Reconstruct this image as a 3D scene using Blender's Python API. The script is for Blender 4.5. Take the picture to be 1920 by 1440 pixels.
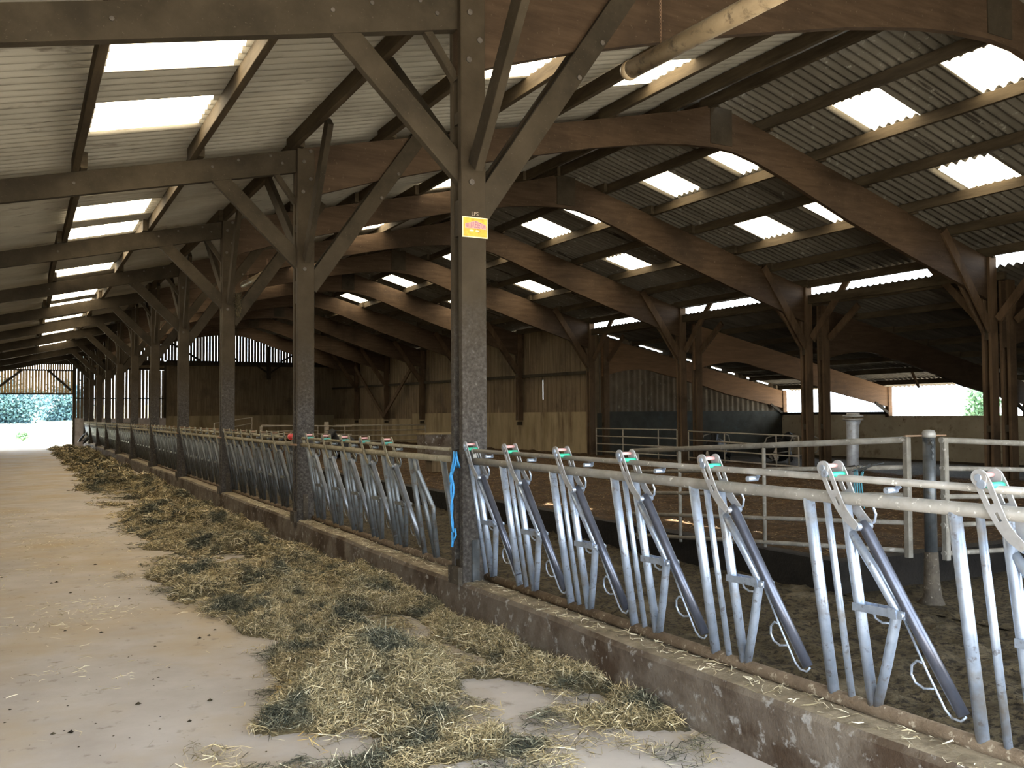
import bpy, math, random
import numpy as np
from mathutils import Vector, Matrix
for o in list(bpy.data.objects): bpy.data.objects.remove(o)
random.seed(7); RNG = np.random.default_rng(11)
SC = bpy.context.scene; COL = SC.collection
PI = math.pi

# ------------------------------------------------------------------ camera, sky, sun, exposure
cam_d = bpy.data.cameras.new('camera'); cam = bpy.data.objects.new('camera', cam_d); COL.objects.link(cam)
F_PX, YAW, PITCH, ROLL = 1701.74, 0.4971, 0.0336, -0.0064
cam_d.sensor_fit = 'HORIZONTAL'; cam_d.sensor_width = 36.0; cam_d.lens = 36.0 * F_PX / 1920.0
cam_d.clip_start = 0.05; cam_d.clip_end = 600
_r0 = Vector((math.cos(YAW), -math.sin(YAW), 0)); _d0 = Vector((math.sin(YAW), math.cos(YAW), 0)); _z0 = Vector((0, 0, 1))
_fw = _d0 * math.cos(PITCH) + _z0 * math.sin(PITCH); _up = -_d0 * math.sin(PITCH) + _z0 * math.cos(PITCH)
_ri = _r0 * math.cos(ROLL) + _up * math.sin(ROLL); _up2 = -_r0 * math.sin(ROLL) + _up * math.cos(ROLL)
cam.matrix_world = Matrix(((_ri.x, _up2.x, -_fw.x, -3.282), (_ri.y, _up2.y, -_fw.y, -6.803), (_ri.z, _up2.z, -_fw.z, 1.68), (0, 0, 0, 1)))
SC.camera = cam

world = bpy.data.worlds.new('sky'); SC.world = world; world.use_nodes = True
bg = world.node_tree.nodes['Background']; bg.inputs['Color'].default_value = (0.80, 0.90, 1.0, 1); bg.inputs['Strength'].default_value = 12.0
sun_d = bpy.data.lights.new('sun', 'SUN'); sun = bpy.data.objects.new('sun', sun_d); COL.objects.link(sun)
sun_d.energy = 95.0; sun_d.angle = math.radians(0.53); sun_d.color = (1.0, 0.95, 0.86)
sun.location = (40, 30, 60); sun.rotation_euler = Vector((-3.0, -0.25, -6.82)).to_track_quat('-Z', 'Y').to_euler()

SC.view_settings.view_transform = 'Standard'; SC.view_settings.look = 'None'
SC.view_settings.gamma = 1.0; SC.view_settings.use_curve_mapping = False; SC.view_settings.exposure = 0.0
SC.cycles.use_denoising = True
SC.cycles.max_bounces = 8; SC.cycles.diffuse_bounces = 5; SC.cycles.sample_clamp_indirect = 8.0
SKY_SHEET = 13.0

# ------------------------------------------------------------------ materials
def new_mat(name):
    m = bpy.data.materials.new(name); m.use_nodes = True
    nt = m.node_tree; return m, nt, nt.nodes['Principled BSDF']
def ramp(nt, fac, stops):
    r = nt.nodes.new('ShaderNodeValToRGB'); e = r.color_ramp.elements
    while len(e) < len(stops): e.new(0.5)
    for el, (p, c) in zip(e, stops): el.position = p; el.color = (*c, 1)
    nt.links.new(fac, r.inputs[0]); return r.outputs[0]
def noise(nt, scale, detail=5, rough=0.6, vec=None, stretch=None):
    tc = nt.nodes.new('ShaderNodeNewGeometry'); out = tc.outputs['Position']
    if vec: out = vec
    if stretch:
        mp = nt.nodes.new('ShaderNodeMapping'); mp.inputs['Scale'].default_value = stretch
        nt.links.new(out, mp.inputs['Vector']); out = mp.outputs[0]
    n = nt.nodes.new('ShaderNodeTexNoise'); n.inputs['Scale'].default_value = scale
    n.inputs['Detail'].default_value = detail; n.inputs['Roughness'].default_value = rough
    nt.links.new(out, n.inputs['Vector']); return n.outputs['Fac']
def mixc(nt, fac, a, b, mode='MIX'):
    m = nt.nodes.new('ShaderNodeMix'); m.data_type = 'RGBA'; m.blend_type = mode
    for s, v in ((m.inputs['Factor'], fac), (m.inputs['A'], a), (m.inputs['B'], b)):
        if isinstance(v, bpy.types.NodeSocket): nt.links.new(v, s)
        elif isinstance(v, tuple): s.default_value = (*v, 1)
        else: s.default_value = v
    return m.outputs['Result']
def bump(nt, bs, h, dist=0.01, st=0.6):
    b = nt.nodes.new('ShaderNodeBump'); b.inputs['Distance'].default_value = dist; b.inputs['Strength'].default_value = st
    nt.links.new(h, b.inputs['Height']); nt.links.new(b.outputs[0], bs.inputs['Normal'])
def mat(name, stops, scale=4, rough=0.85, metal=0.0, stretch=None, spots=None, bmp=0.004, detail=6, stains=None):
    """colours from a noise ramp; spots=(scale, lo, hi, colour) lays a second patchy tone on it"""
    m, nt, bs = new_mat(name)
    f = noise(nt, scale, detail, 0.62, stretch=stretch); c = ramp(nt, f, stops)
    for sp in (spots, stains):
        if sp:
            g = noise(nt, sp[0], 5, 0.65, stretch=sp[4] if len(sp) > 4 else None)
            k = ramp(nt, g, [(sp[1], (0, 0, 0)), (sp[2], (1, 1, 1))]); c = mixc(nt, k, c, sp[3])
    nt.links.new(c, bs.inputs['Base Color']); bs.inputs['Roughness'].default_value = rough; bs.inputs['Metallic'].default_value = metal
    if rough >= .7: bs.inputs['Specular IOR Level'].default_value = .15
    if bmp:
        bump(nt, bs, noise(nt, scale * 6, 4, 0.7, stretch=stretch), bmp, 0.7)
    return m
M = {}
M['plank'] = mat('weathered_plank', [(0.3, (.026, .0195, .0115)), (0.7, (.048, .0365, .023))], 3.0, spots=(1.1, .5, .68, (.021, .016, .010)), stains=(45, .64, .7, (.075, .06, .043)))
def post_mat():
    m, nt, bs = new_mat('post_timber'); g = nt.nodes.new('ShaderNodeNewGeometry'); sx = nt.nodes.new('ShaderNodeSeparateXYZ'); nt.links.new(g.outputs['Position'], sx.inputs[0])
    c = ramp(nt, noise(nt, 3.0, 6, .62), [(.3, (.029, .021, .012)), (.7, (.052, .039, .024))])
    k = nt.nodes.new('ShaderNodeMath'); k.operation = 'MULTIPLY_ADD'; nt.links.new(noise(nt, 1.3, 4, .6), k.inputs[0]); k.inputs[1].default_value = 2.2; nt.links.new(sx.outputs['Z'], k.inputs[2])
    f = ramp(nt, mapr(nt, k.outputs[0], 2.6, 4.0), [(0, (1, 1, 1)), (1, (0, 0, 0))])
    d = ramp(nt, noise(nt, 34, 4, .7), [(.40, (.034, .029, .025)), (.62, (.078, .069, .060)), (.74, (.17, .155, .14))])
    c = mixc(nt, f, c, d); nt.links.new(c, bs.inputs['Base Color']); bs.inputs['Roughness'].default_value = .85; bs.inputs['Specular IOR Level'].default_value = .15
    bump(nt, bs, noise(nt, 26, 4, .7), .006, .7); return m
def mapr(nt, v, a, b):
    r = nt.nodes.new('ShaderNodeMapRange'); r.inputs['From Min'].default_value = a; r.inputs['From Max'].default_value = b; nt.links.new(v, r.inputs['Value']); return r.outputs[0]
M['post'] = post_mat()
M['glulam'] = mat('laminated_timber', [(0.3, (.036, .0215, .0115)), (0.7, (.068, .043, .0245))], 2.5, rough=.75, stretch=(.6, .6, 5), spots=(.7, .50, .7, (.026, .0165, .0095)), stains=(20, .62, .7, (.10, .072, .045)))
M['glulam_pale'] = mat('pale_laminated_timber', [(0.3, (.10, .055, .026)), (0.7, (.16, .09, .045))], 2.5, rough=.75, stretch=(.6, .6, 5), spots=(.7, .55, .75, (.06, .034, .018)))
M['purlin'] = mat('purlin_timber', [(0.3, (.030, .022, .013)), (0.7, (.082, .061, .036))], 2.2, stretch=(3, .5, 3))
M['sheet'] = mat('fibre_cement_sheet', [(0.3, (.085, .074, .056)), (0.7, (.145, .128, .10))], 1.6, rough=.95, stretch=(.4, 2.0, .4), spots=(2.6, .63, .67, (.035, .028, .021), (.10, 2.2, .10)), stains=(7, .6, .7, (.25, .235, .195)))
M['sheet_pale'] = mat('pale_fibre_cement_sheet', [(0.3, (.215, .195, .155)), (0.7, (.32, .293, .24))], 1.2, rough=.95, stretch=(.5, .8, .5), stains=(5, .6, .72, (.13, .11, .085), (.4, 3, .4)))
M['concrete'] = mat('alley_concrete', [(0.25, (.37, .325, .285)), (0.75, (.52, .475, .43))], 1.6, rough=.9, spots=(.55, .45, .7, (.43, .335, .215)), stains=(7, .60, .74, (.25, .21, .165)))
M['kerb'] = mat('kerb_concrete', [(0.3, (.082, .062, .046)), (0.7, (.17, .142, .112))], 3.5, rough=.9, spots=(1.6, .48, .62, (.055, .036, .023)), stains=(12, .58, .66, (.26, .245, .225)), bmp=.015)
M['wallcon'] = mat('stained_wall_concrete', [(0.3, (.19, .14, .072)), (0.7, (.30, .232, .135))], 1.2, rough=.95, stretch=(1.5, 1.5, .5), spots=(1.3, .5, .7, (.115, .08, .044), (1.4, 1.4, .25)))
M['pierc'] = mat('grey_pier_concrete', [(0.3, (.30, .25, .22)), (0.7, (.44, .39, .36))], 2, spots=(2, .5, .7, (.2, .16, .14)))
M['board'] = mat('cladding_board', [(0.3, (.10, .07, .038)), (0.7, (.19, .137, .08))], 2.0, stretch=(6, 6, .35), spots=(.8, .5, .72, (.075, .053, .032)))
M['board_glow'] = mat('glowing_cladding_board', [(0.3, (.52, .36, .16)), (0.7, (.70, .50, .26))], 2.0, stretch=(6, 6, .35), spots=(1.2, .55, .7, (.48, .28, .12)))  # glow of light leaking between the boards is put into this bright amber
M['dung'] = mat('slurry_floor', [(0.3, (.032, .025, .013)), (0.72, (.090, .069, .038))], 5.0, rough=.8, spots=(22, .50, .58, (.014, .010, .006)), bmp=.05, stains=(.9, .58, .75, (.15, .122, .08)))
M['bed'] = mat('straw_bedding', [(0.3, (.020, .011, .004)), (0.7, (.068, .037, .013))], 6.0, rough=.9, spots=(16, .58, .66, (.14, .08, .03)), bmp=.04)
M['ledge'] = mat('dark_ledge', [(0.3, (.005, .0042, .0034)), (0.7, (.015, .012, .009))], 4, rough=.8, bmp=.02)
M['galv'] = mat('galvanised_steel', [(0.3, (.27, .325, .42)), (0.7, (.46, .535, .66))], 9, rough=.38, metal=.65, spots=(26, .58, .66, (.20, .21, .24)), bmp=.001, stains=(3, .56, .7, (.27, .255, .23)))
M['plate'] = mat('dull_grey_plate', [(0.3, (.25, .25, .25)), (0.7, (.38, .38, .385))], 12, rough=.5, metal=.3, spots=(8, .55, .68, (.24, .20, .16)), bmp=.001)
M['gate_near'] = mat('weathered_gate_tube', [(0.3, (.125, .112, .09)), (0.7, (.225, .208, .178))], 8, rough=.7, metal=.1, spots=(18, .6, .68, (.32, .30, .27)), bmp=.003)
M['plank_brown'] = mat('brown_post_timber', [(0.3, (.060, .036, .019)), (0.7, (.105, .066, .036))], 3.0, stretch=(3, 3, .4), spots=(1.1, .5, .68, (.040, .025, .014)))
M['outerwall'] = mat('beige_outer_wall', [(0.3, (.34, .27, .165)), (0.7, (.47, .385, .25))], 1.2, rough=.95, spots=(2.2, .55, .7, (.24, .175, .10)), stains=(5, .62, .7, (.16, .11, .06)))
M['galv_dusty'] = mat('dusty_galvanised_steel', [(0.3, (.175, .165, .145)), (0.7, (.30, .285, .26))], 8, rough=.55, metal=.2, spots=(30, .62, .69, (.6, .58, .53)), bmp=.002)
M['galv_old'] = mat('old_dull_galvanised_steel', [(0.3, (.045, .049, .051)), (0.7, (.10, .106, .11))], 8, rough=.42, metal=.5, spots=(12, .55, .66, (.055, .047, .036)), bmp=.001)
M['rail_old'] = mat('dirt_crusted_rail', [(0.3, (.17, .145, .095)), (0.7, (.29, .255, .18))], 8, rough=.8, metal=.0, spots=(22, .6, .7, (.40, .36, .29)), bmp=.002)
M['swing'] = mat('worn_dark_steel', [(0.3, (.055, .060, .080)), (0.7, (.105, .115, .15))], 7, rough=.28, metal=.6, bmp=0)
M['swing_old'] = mat('dull_swing_steel', [(0.3, (.06, .065, .068)), (0.7, (.12, .127, .133))], 7, rough=.35, metal=.6, bmp=0)
M['clad_brown'] = mat('brown_stained_cladding', [(0.3, (.085, .064, .042)), (0.7, (.16, .125, .085))], 1.6, rough=.95, stains=(6, .6, .7, (.2, .17, .12)))
M['sheet_shaded'] = mat('shaded_fibre_cement_sheet', [(0.3, (.05, .043, .033)), (0.7, (.10, .087, .068))], 1.6, rough=.95, stretch=(.4, 2.0, .4))  # darker sheet: the gloom under the lean-to is put into its colour
M['teal'] = mat('dirty_green_plastic', [(0.3, (.05, .24, .20)), (0.7, (.10, .33, .28))], 12, rough=.6, bmp=0)
M['galv_mid'] = mat('lit_old_galvanised_steel', [(0.3, (.095, .105, .112)), (0.7, (.19, .205, .215))], 8, rough=.42, metal=.55, spots=(12, .55, .66, (.10, .085, .065)), bmp=.001)  # lighter copy of the old steel, painting in the first bay's better light
M['swing_mid'] = mat('lit_swing_steel', [(0.3, (.13, .14, .155)), (0.7, (.23, .245, .27))], 7, rough=.33, metal=.65, bmp=0)  # swing bars of that bay, lightened in colour likewise for its light
M['gate'] = mat('brown_dusty_gate_steel', [(0.3, (.22, .185, .14)), (0.7, (.33, .285, .225))], 8, rough=.7, metal=.1, bmp=.001)
M['mudsteel'] = mat('mud_coated_steel', [(0.3, (.040, .033, .025)), (0.7, (.085, .070, .052))], 12, rough=.85, spots=(30, .6, .68, (.2, .18, .15)), bmp=.012)
M['crust'] = mat('crusted_bottom_rail', [(0.3, (.085, .058, .036)), (0.7, (.16, .118, .078))], 9, rough=.9, spots=(24, .58, .66, (.30, .25, .18)), bmp=.02)
M['green'] = mat('green_plastic', [(0.3, (.02, .38, .22)), (0.7, (.05, .55, .33))], 8, rough=.4, bmp=0)
M['red'] = mat('faded_red_plastic', [(0.3, (.55, .25, .24)), (0.7, (.70, .42, .40))], 8, rough=.5, bmp=0)
M['blue'] = mat('blue_twine', [(0.3, (.03, .24, .60)), (0.7, (.07, .40, .80))], 40, rough=.6, bmp=0)
M['rust'] = mat('rusty_steel', [(0.3, (.15, .09, .055)), (0.7, (.26, .17, .11))], 10, rough=.8, bmp=.001)
M['bolt'] = mat('bolt_steel', [(0.3, (.05, .042, .034)), (0.7, (.10, .085, .07))], 20, rough=.7, bmp=0)
M['yellow'] = mat('yellow_enamel', [(0.3, (.44, .255, .010)), (0.7, (.66, .42, .03))], 22, rough=.5, spots=(40, .56, .66, (.28, .15, .01)), bmp=0)
M['cream'] = mat('cream_edge', [(0.3, (.72, .58, .32)), (0.7, (.8, .68, .42))], 22, rough=.5, bmp=0)
M['pink'] = mat('pink_print', [(0.3, (.50, .25, .19)), (0.7, (.58, .31, .25))], 30, rough=.5, bmp=0)
M['purple'] = mat('purple_print', [(0.3, (.16, .02, .10)), (0.7, (.24, .05, .17))], 30, rough=.5, bmp=0)
M['chalk'] = mat('pale_chalk', [(0.3, (.30, .24, .18)), (0.7, (.38, .31, .24))], 40, rough=.9, bmp=0)
M['tube'] = mat('dusty_tube_housing', [(0.3, (.20, .145, .085)), (0.7, (.40, .31, .195))], 5, rough=.4, stretch=(1, .5, 1), spots=(9, .52, .65, (.09, .065, .04)), bmp=.001)
M['white'] = mat('white_plastic', [(0.3, (.6, .6, .58)), (0.7, (.75, .75, .72))], 8, rough=.6, bmp=0)
M['ground'] = mat('pale_yard_ground', [(0.3, (.26, .245, .21)), (0.7, (.36, .34, .30))], .5, rough=.95, bmp=0)
M['grass'] = mat('bank_grass', [(0.3, (.42, .46, .28)), (0.7, (.58, .60, .42))], 1.2, rough=.95, bmp=0)
M['leaf'] = mat('haze_tinted_leaves', [(0.3, (.045, .095, .125)), (0.7, (.075, .135, .17))], .6, rough=.8, bmp=0)  # distant blue haze is put into the leaf colour
M['leaf2'] = mat('light_green_leaves', [(0.3, (.08, .16, .08)), (0.7, (.16, .26, .16))], 1.4, rough=.8, bmp=0)
M['bark'] = mat('bark', [(0.3, (.10, .08, .06)), (0.7, (.18, .15, .11))], 8, bmp=.01)

def kerb_dust():
    m = M['kerb']; nt = m.node_tree; bs = nt.nodes['Principled BSDF']; old = bs.inputs['Base Color'].links[0].from_socket
    g = nt.nodes.new('ShaderNodeNewGeometry'); sx = nt.nodes.new('ShaderNodeSeparateXYZ'); nt.links.new(g.outputs['True Normal'], sx.inputs[0])
    f = ramp(nt, sx.outputs['Z'], [(.55, (0, 0, 0)), (.85, (1, 1, 1))])
    d = ramp(nt, noise(nt, 7, 5, .65), [(.35, (.15, .118, .078)), (.65, (.31, .255, .175))]); nt.links.new(mixc(nt, f, old, d), bs.inputs['Base Color'])
kerb_dust()
def island_mat(name, stops):
    m, nt, bs = new_mat(name); g = nt.nodes.new('ShaderNodeNewGeometry')
    c = ramp(nt, g.outputs['Random Per Island'], stops); nt.links.new(c, bs.inputs['Base Color'])
    bs.inputs['Roughness'].default_value = .8; return m
def hay_mat():
    m, nt, bs = new_mat('hay_stalks'); g = nt.nodes.new('ShaderNodeNewGeometry')
    a = ramp(nt, g.outputs['Random Per Island'], [(0, (.055, .048, .028)), (.3, (.17, .138, .074)), (.55, (.38, .30, .155)), (.8, (.60, .48, .265)), (1, (.86, .76, .53))])
    b = ramp(nt, g.outputs['Random Per Island'], [(0, (.020, .022, .017)), (.5, (.075, .076, .052)), (.85, (.20, .19, .125)), (1, (.55, .50, .36))])
    k = ramp(nt, noise(nt, 2.6, 3, .55), [(.50, (0, 0, 0)), (.60, (1, 1, 1))]); nt.links.new(mixc(nt, k, a, b), bs.inputs['Base Color'])
    bs.inputs['Roughness'].default_value = .8; bs.inputs['Specular IOR Level'].default_value = .2; return m
M['hay'] = hay_mat()
M['straw'] = island_mat('golden_straw_stalks', [(0.0, (.40, .24, .05)), (1.0, (.75, .55, .20))])
M['haymat'] = mat('matted_hay', [(0.3, (.07, .055, .03)), (0.7, (.25, .195, .10))], 12, spots=(2.2, .5, .64, (.05, .048, .036)), bmp=.04)
M['stalk'] = island_mat('pale_stray_stalks', [(0.0, (.20, .16, .085)), (0.4, (.50, .42, .26)), (1.0, (.85, .78, .58))])
def cow_mat(name, t):
    m, nt, bs = new_mat(name); tc = nt.nodes.new('ShaderNodeTexCoord')
    n = noise(nt, 1.7, 1.5, .4, vec=tc.outputs['Object'])
    c = ramp(nt, n, [(t, (.012, .011, .010)), (t + .02, (.62, .57, .50))]); nt.links.new(c, bs.inputs['Base Color'])
    bs.inputs['Roughness'].default_value = .7; return m
M['cow'] = cow_mat('black_and_white_hide', .54); M['cow_dark'] = cow_mat('mostly_black_hide', .62)
def skylight_mat():
    m, nt, bs = new_mat('translucent_daylight_sheet'); out = nt.nodes['Material Output']
    nt.nodes.remove(bs); e = nt.nodes.new('ShaderNodeEmission'); e.inputs['Color'].default_value = (1, .87, .64, 1); e.inputs['Strength'].default_value = SKY_SHEET
    nt.links.new(e.outputs[0], out.inputs['Surface']); return m
M['skylight'] = skylight_mat()

# ------------------------------------------------------------------ mesh building
class MB:
    def __init__(s): s.v = []; s.f = []; s.sm = []
    def add(s, vs, fs, smooth=False):
        b = len(s.v); s.v += [tuple(v) for v in vs]
        for f in fs: s.f.append(tuple(i + b for i in f)); s.sm.append(smooth)
        return s
    def box(s, x0, x1, y0, y1, z0, z1):
        vs = [(x, y, z) for z in (z0, z1) for y in (y0, y1) for x in (x0, x1)]
        return s.add(vs, [(0, 2, 3, 1), (4, 5, 7, 6), (0, 1, 5, 4), (2, 6, 7, 3), (0, 4, 6, 2), (1, 3, 7, 5)])
    def bar(s, a, b, w, h, up=(0, 0, 1), c=0.0):
        """squared timber from a to b; w across, h along up; c = chamfer"""
        a = Vector(a); b = Vector(b); d = (b - a).normalized(); u = Vector(up); sd = d.cross(u).normalized(); u = sd.cross(d)
        pr = [(-w / 2, -h / 2), (w / 2, -h / 2), (w / 2, h / 2), (-w / 2, h / 2)]
        if c:
            pr = [(-w/2 + c, -h/2), (w/2 - c, -h/2), (w/2, -h/2 + c), (w/2, h/2 - c), (w/2 - c, h/2), (-w/2 + c, h/2), (-w/2, h/2 - c), (-w/2, -h/2 + c)]
        n = len(pr); vs = [p + sd * x + u * y for p in (a, b) for x, y in pr]
        return s.add(vs, [tuple(range(n))[::-1], tuple(range(n, 2 * n))] + [(i, (i + 1) % n, n + (i + 1) % n, n + i) for i in range(n)])
    def tube(s, pts, r, n=10, caps=True):
        pts = [Vector(p) for p in pts]; rs = r if isinstance(r, (list, tuple)) else [r] * len(pts); vs = []; pu = None
        for i, p in enumerate(pts):
            d = (pts[min(i + 1, len(pts) - 1)] - pts[max(i - 1, 0)]).normalized()
            if pu is None: pu = d.orthogonal().normalized()
            u = (pu - d * pu.dot(d)); u = u.normalized() if u.length > 1e-6 else d.orthogonal().normalized(); pu = u; w = d.cross(u)
            for k in range(n):
                t = 2 * PI * k / n; vs.append(p + (u * math.cos(t) + w * math.sin(t)) * rs[i])
        fs = [(i * n + k, i * n + (k + 1) % n, (i + 1) * n + (k + 1) % n, (i + 1) * n + k) for i in range(len(pts) - 1) for k in range(n)]
        b = len(s.v); s.add(vs, fs, True)
        if caps:
            s.f.append(tuple(range(b, b + n))[::-1]); s.sm.append(False)
            s.f.append(tuple(range(b + (len(pts) - 1) * n, b + len(pts) * n))); s.sm.append(False)
        return s
    def prism(s, prof, axis, a, b):
        """closed 2D profile swept along axis ('x','y','z') from a to b"""
        def P(q, t):
            return {'x': (t, q[0], q[1]), 'y': (q[0], t, q[1]), 'z': (q[0], q[1], t)}[axis]
        n = len(prof); vs = [P(q, a) for q in prof] + [P(q, b) for q in prof]
        return s.add(vs, [tuple(range(n)), tuple(range(n, 2 * n))[::-1]] + [(i, n + i, n + (i + 1) % n, (i + 1) % n) for i in range(n)])
    def loft(s, rings, n=14):
        """rings: (centre, half width, half height, forward dir) ellipses"""
        vs = []
        for c, a, b, d in rings:
            c = Vector(c); d = Vector(d).normalized(); sd = d.cross(Vector((0, 0, 1)))
            sd = sd.normalized() if sd.length > 1e-4 else Vector((0, 1, 0)); u = sd.cross(d)
            vs += [c + sd * (a * math.cos(2 * PI * k / n)) + u * (b * math.sin(2 * PI * k / n)) for k in range(n)]
        m = len(rings); fs = [(i * n + k, i * n + (k + 1) % n, (i + 1) * n + (k + 1) % n, (i + 1) * n + k) for i in range(m - 1) for k in range(n)]
        fs += [tuple(range(n))[::-1], tuple(range((m - 1) * n, m * n))]
        return s.add(vs, fs, True)
    def build(s, name, m, parent=None, origin=None):
        o0 = Vector(origin) if origin is not None else Vector((0, 0, 0))
        if parent is not None and origin is None: o0 = world_loc(parent)
        me = bpy.data.meshes.new(name); me.from_pydata([tuple(Vector(v) - o0) for v in s.v], [], s.f)
        me.polygons.foreach_set('use_smooth', s.sm); me.materials.append(m); me.validate(); fix_normals(me)
        o = bpy.data.objects.new(name, me); COL.objects.link(o)
        if parent is not None: o.parent = parent
        elif origin is not None: o.location = o0
        return o
def fix_normals(me):
    import bmesh
    b = bmesh.new(); b.from_mesh(me); bmesh.ops.recalc_face_normals(b, faces=b.faces); b.to_mesh(me); b.free()
def world_loc(o):
    v = Vector((0, 0, 0))
    while o: v = v + o.location; o = o.parent
    return v
def tag(o, label, cat, group=None):
    o['label'] = label; o['category'] = cat
    if group: o['group'] = group
    return o
def thing(name, label, cat, loc, group=None):
    o = bpy.data.objects.new(name, None); COL.objects.link(o); o.location = loc; o.empty_display_size = .2
    return tag(o, label, cat, group)
def struct(o): o['kind'] = 'structure'; return o
def copy_tree(o, parent=None):
    c = o.copy(); COL.objects.link(c); c.parent = parent
    for ch in list(o.children): copy_tree(ch, c)
    return c
def grid_obj(name, xs, ys, Z, m, smooth=True):
    nx, ny = len(xs), len(ys); X, Y = np.meshgrid(xs, ys); co = np.stack([X, Y, Z], -1).reshape(-1, 3).astype(np.float32)
    i = np.arange((nx - 1) * (ny - 1)); r = i // (nx - 1); c = i % (nx - 1); a = r * nx + c
    q = np.stack([a, a + 1, a + nx + 1, a + nx], -1).astype(np.int32)
    return np_mesh(name, co, q, m, smooth)
def np_mesh(name, co, quads, m, smooth=False):
    me = bpy.data.meshes.new(name); me.vertices.add(len(co)); me.vertices.foreach_set('co', np.ascontiguousarray(co, np.float32).ravel())
    k = quads.shape[1]; me.loops.add(quads.size); me.loops.foreach_set('vertex_index', np.ascontiguousarray(quads, np.int32).ravel())
    me.polygons.add(len(quads)); me.polygons.foreach_set('loop_start', np.arange(0, quads.size, k, dtype=np.int32))
    me.polygons.foreach_set('use_smooth', np.full(len(quads), smooth)); me.update(calc_edges=True); me.materials.append(m)
    o = bpy.data.objects.new(name, me); COL.objects.link(o); return o
_T = RNG.random((64, 64))
def vnoise(x, y):
    xi = np.floor(x).astype(int); yi = np.floor(y).astype(int); fx = x - xi; fy = y - yi
    fx = fx * fx * (3 - 2 * fx); fy = fy * fy * (3 - 2 * fy); g = lambda a, b: _T[a % 64, b % 64]
    return (g(xi, yi) * (1 - fx) + g(xi + 1, yi) * fx) * (1 - fy) + (g(xi, yi + 1) * (1 - fx) + g(xi + 1, yi + 1) * fx) * fy
def fbm(x, y, o=4):
    t = 0; a = .5
    for k in range(o): t = t + a * vnoise(x * 2 ** k + 17 * k, y * 2 ** k + 5 * k); a *= .5
    return t
ORD = ['zeroth', 'first', 'second', 'third', 'fourth', 'fifth', 'sixth', 'seventh', 'eighth', 'ninth', 'tenth', 'eleventh', 'twelfth', 'thirteenth', 'fourteenth', 'fifteenth', 'sixteenth']

# ------------------------------------------------------------------ dimensions (metres; x right, y down the barn, z up)
S = 5.0; XB = 14.42; XC = 15.03; XR = 7.2; XO = 23.65; YEND = 50.0; YNEAR = -7.4; XL = -6.6; NF = 10
def top_l(x): return 5.22 + .235 * x                      # rafter top, left slope
def top_r(x): return 6.912 - .285 * (x - XR)              # right slope
def raf(x): return top_l(x) if x < XR else top_r(x)
PUR = .20                                                  # purlin depth = gap from rafter top to sheet
def lean(x): return 4.68 - .215 * (x - 14.6)              # lean-to sheet

# ------------------------------------------------------------------ floors, kerb
def flat(name, x0, x1, y0, y1, z, m, step=.5, amp=0, sc=2.0):
    xs = np.linspace(x0, x1, max(2, int((x1 - x0) / step) + 1)); ys = np.linspace(y0, y1, max(2, int((y1 - y0) / step) + 1))
    X, Y = np.meshgrid(xs, ys); Z = np.full(X.shape, float(z)) + (amp * (fbm(X * sc, Y * sc) - .47) * 2 if amp else 0)
    return struct(grid_obj(name, xs, ys, Z, m))
flat('floor', XL, -.1, YNEAR - 3, YEND + .4, 0, M['concrete'], .5)
flat('floor_cow_alley', .1, 3.6, YNEAR, YEND, 0, M['dung'], .06, .055, 8)
flat('floor_bedding', 3.42, 14.5, -.72, YEND, .27, M['bed'], .12, .09, 2.2)
flat('floor_near_pen', 3.4, XO, YNEAR, -.5, 0, M['dung'], .1, .03, 4)
flat('floor_lean_to', 14.4, XO + .1, -.8, 20.2, .05, M['dung'], .3, .02, 3)
b = MB(); prof = [(-.115, -.05), (-.115, .29), (-.095, .318), (.06, .325), (.2, .31), (.22, .25), (.22, -.05)]
ys_ = list(np.arange(YNEAR, YEND + .01, .25)); vs = []
for y in ys_:
    w = .012 * (vnoise(np.array([y * 1.7]), np.array([3.3]))[0] - .5); h = .02 * (vnoise(np.array([y * 1.3]), np.array([9.1]))[0] - .5)
    vs += [(px + (w if px < 0 else 0), y, pz + (h if pz > .2 else 0)) for px, pz in prof]
n = len(prof)
b.add(vs, [(i * n + k, i * n + (k + 1) % n, (i + 1) * n + (k + 1) % n, (i + 1) * n + k) for i in range(len(ys_) - 1) for k in range(n)] + [tuple(range(n)), tuple(range(len(vs) - n, len(vs)))])
struct(b.build('feed_kerb', M['kerb']))
b = MB(); b.prism([(3.36, -.86), (XB, -.86), (XB, -.68), (3.56, -.68), (3.56, YEND), (3.36, YEND)], 'z', -.02, .30)
struct(b.build('bedding_kerb', M['ledge']))
b = MB(); b.box(-140, 140, -60, 260, -.12, -.06); struct(b.build('ground_yard', M['ground']))
# sunlit bank outside the far door
xs = np.linspace(-40, 30, 60); ys = np.linspace(58, 130, 50); X, Y = np.meshgrid(xs, ys)
Z = -.1 + np.clip((Y - 66) / 50, 0, 1) * 3.0 + .5 * fbm(X * .25, Y * .25) * np.clip((Y - 60) / 15, 0, 1)
struct(grid_obj('ground_bank', xs, ys, Z, M['grass']))

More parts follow.
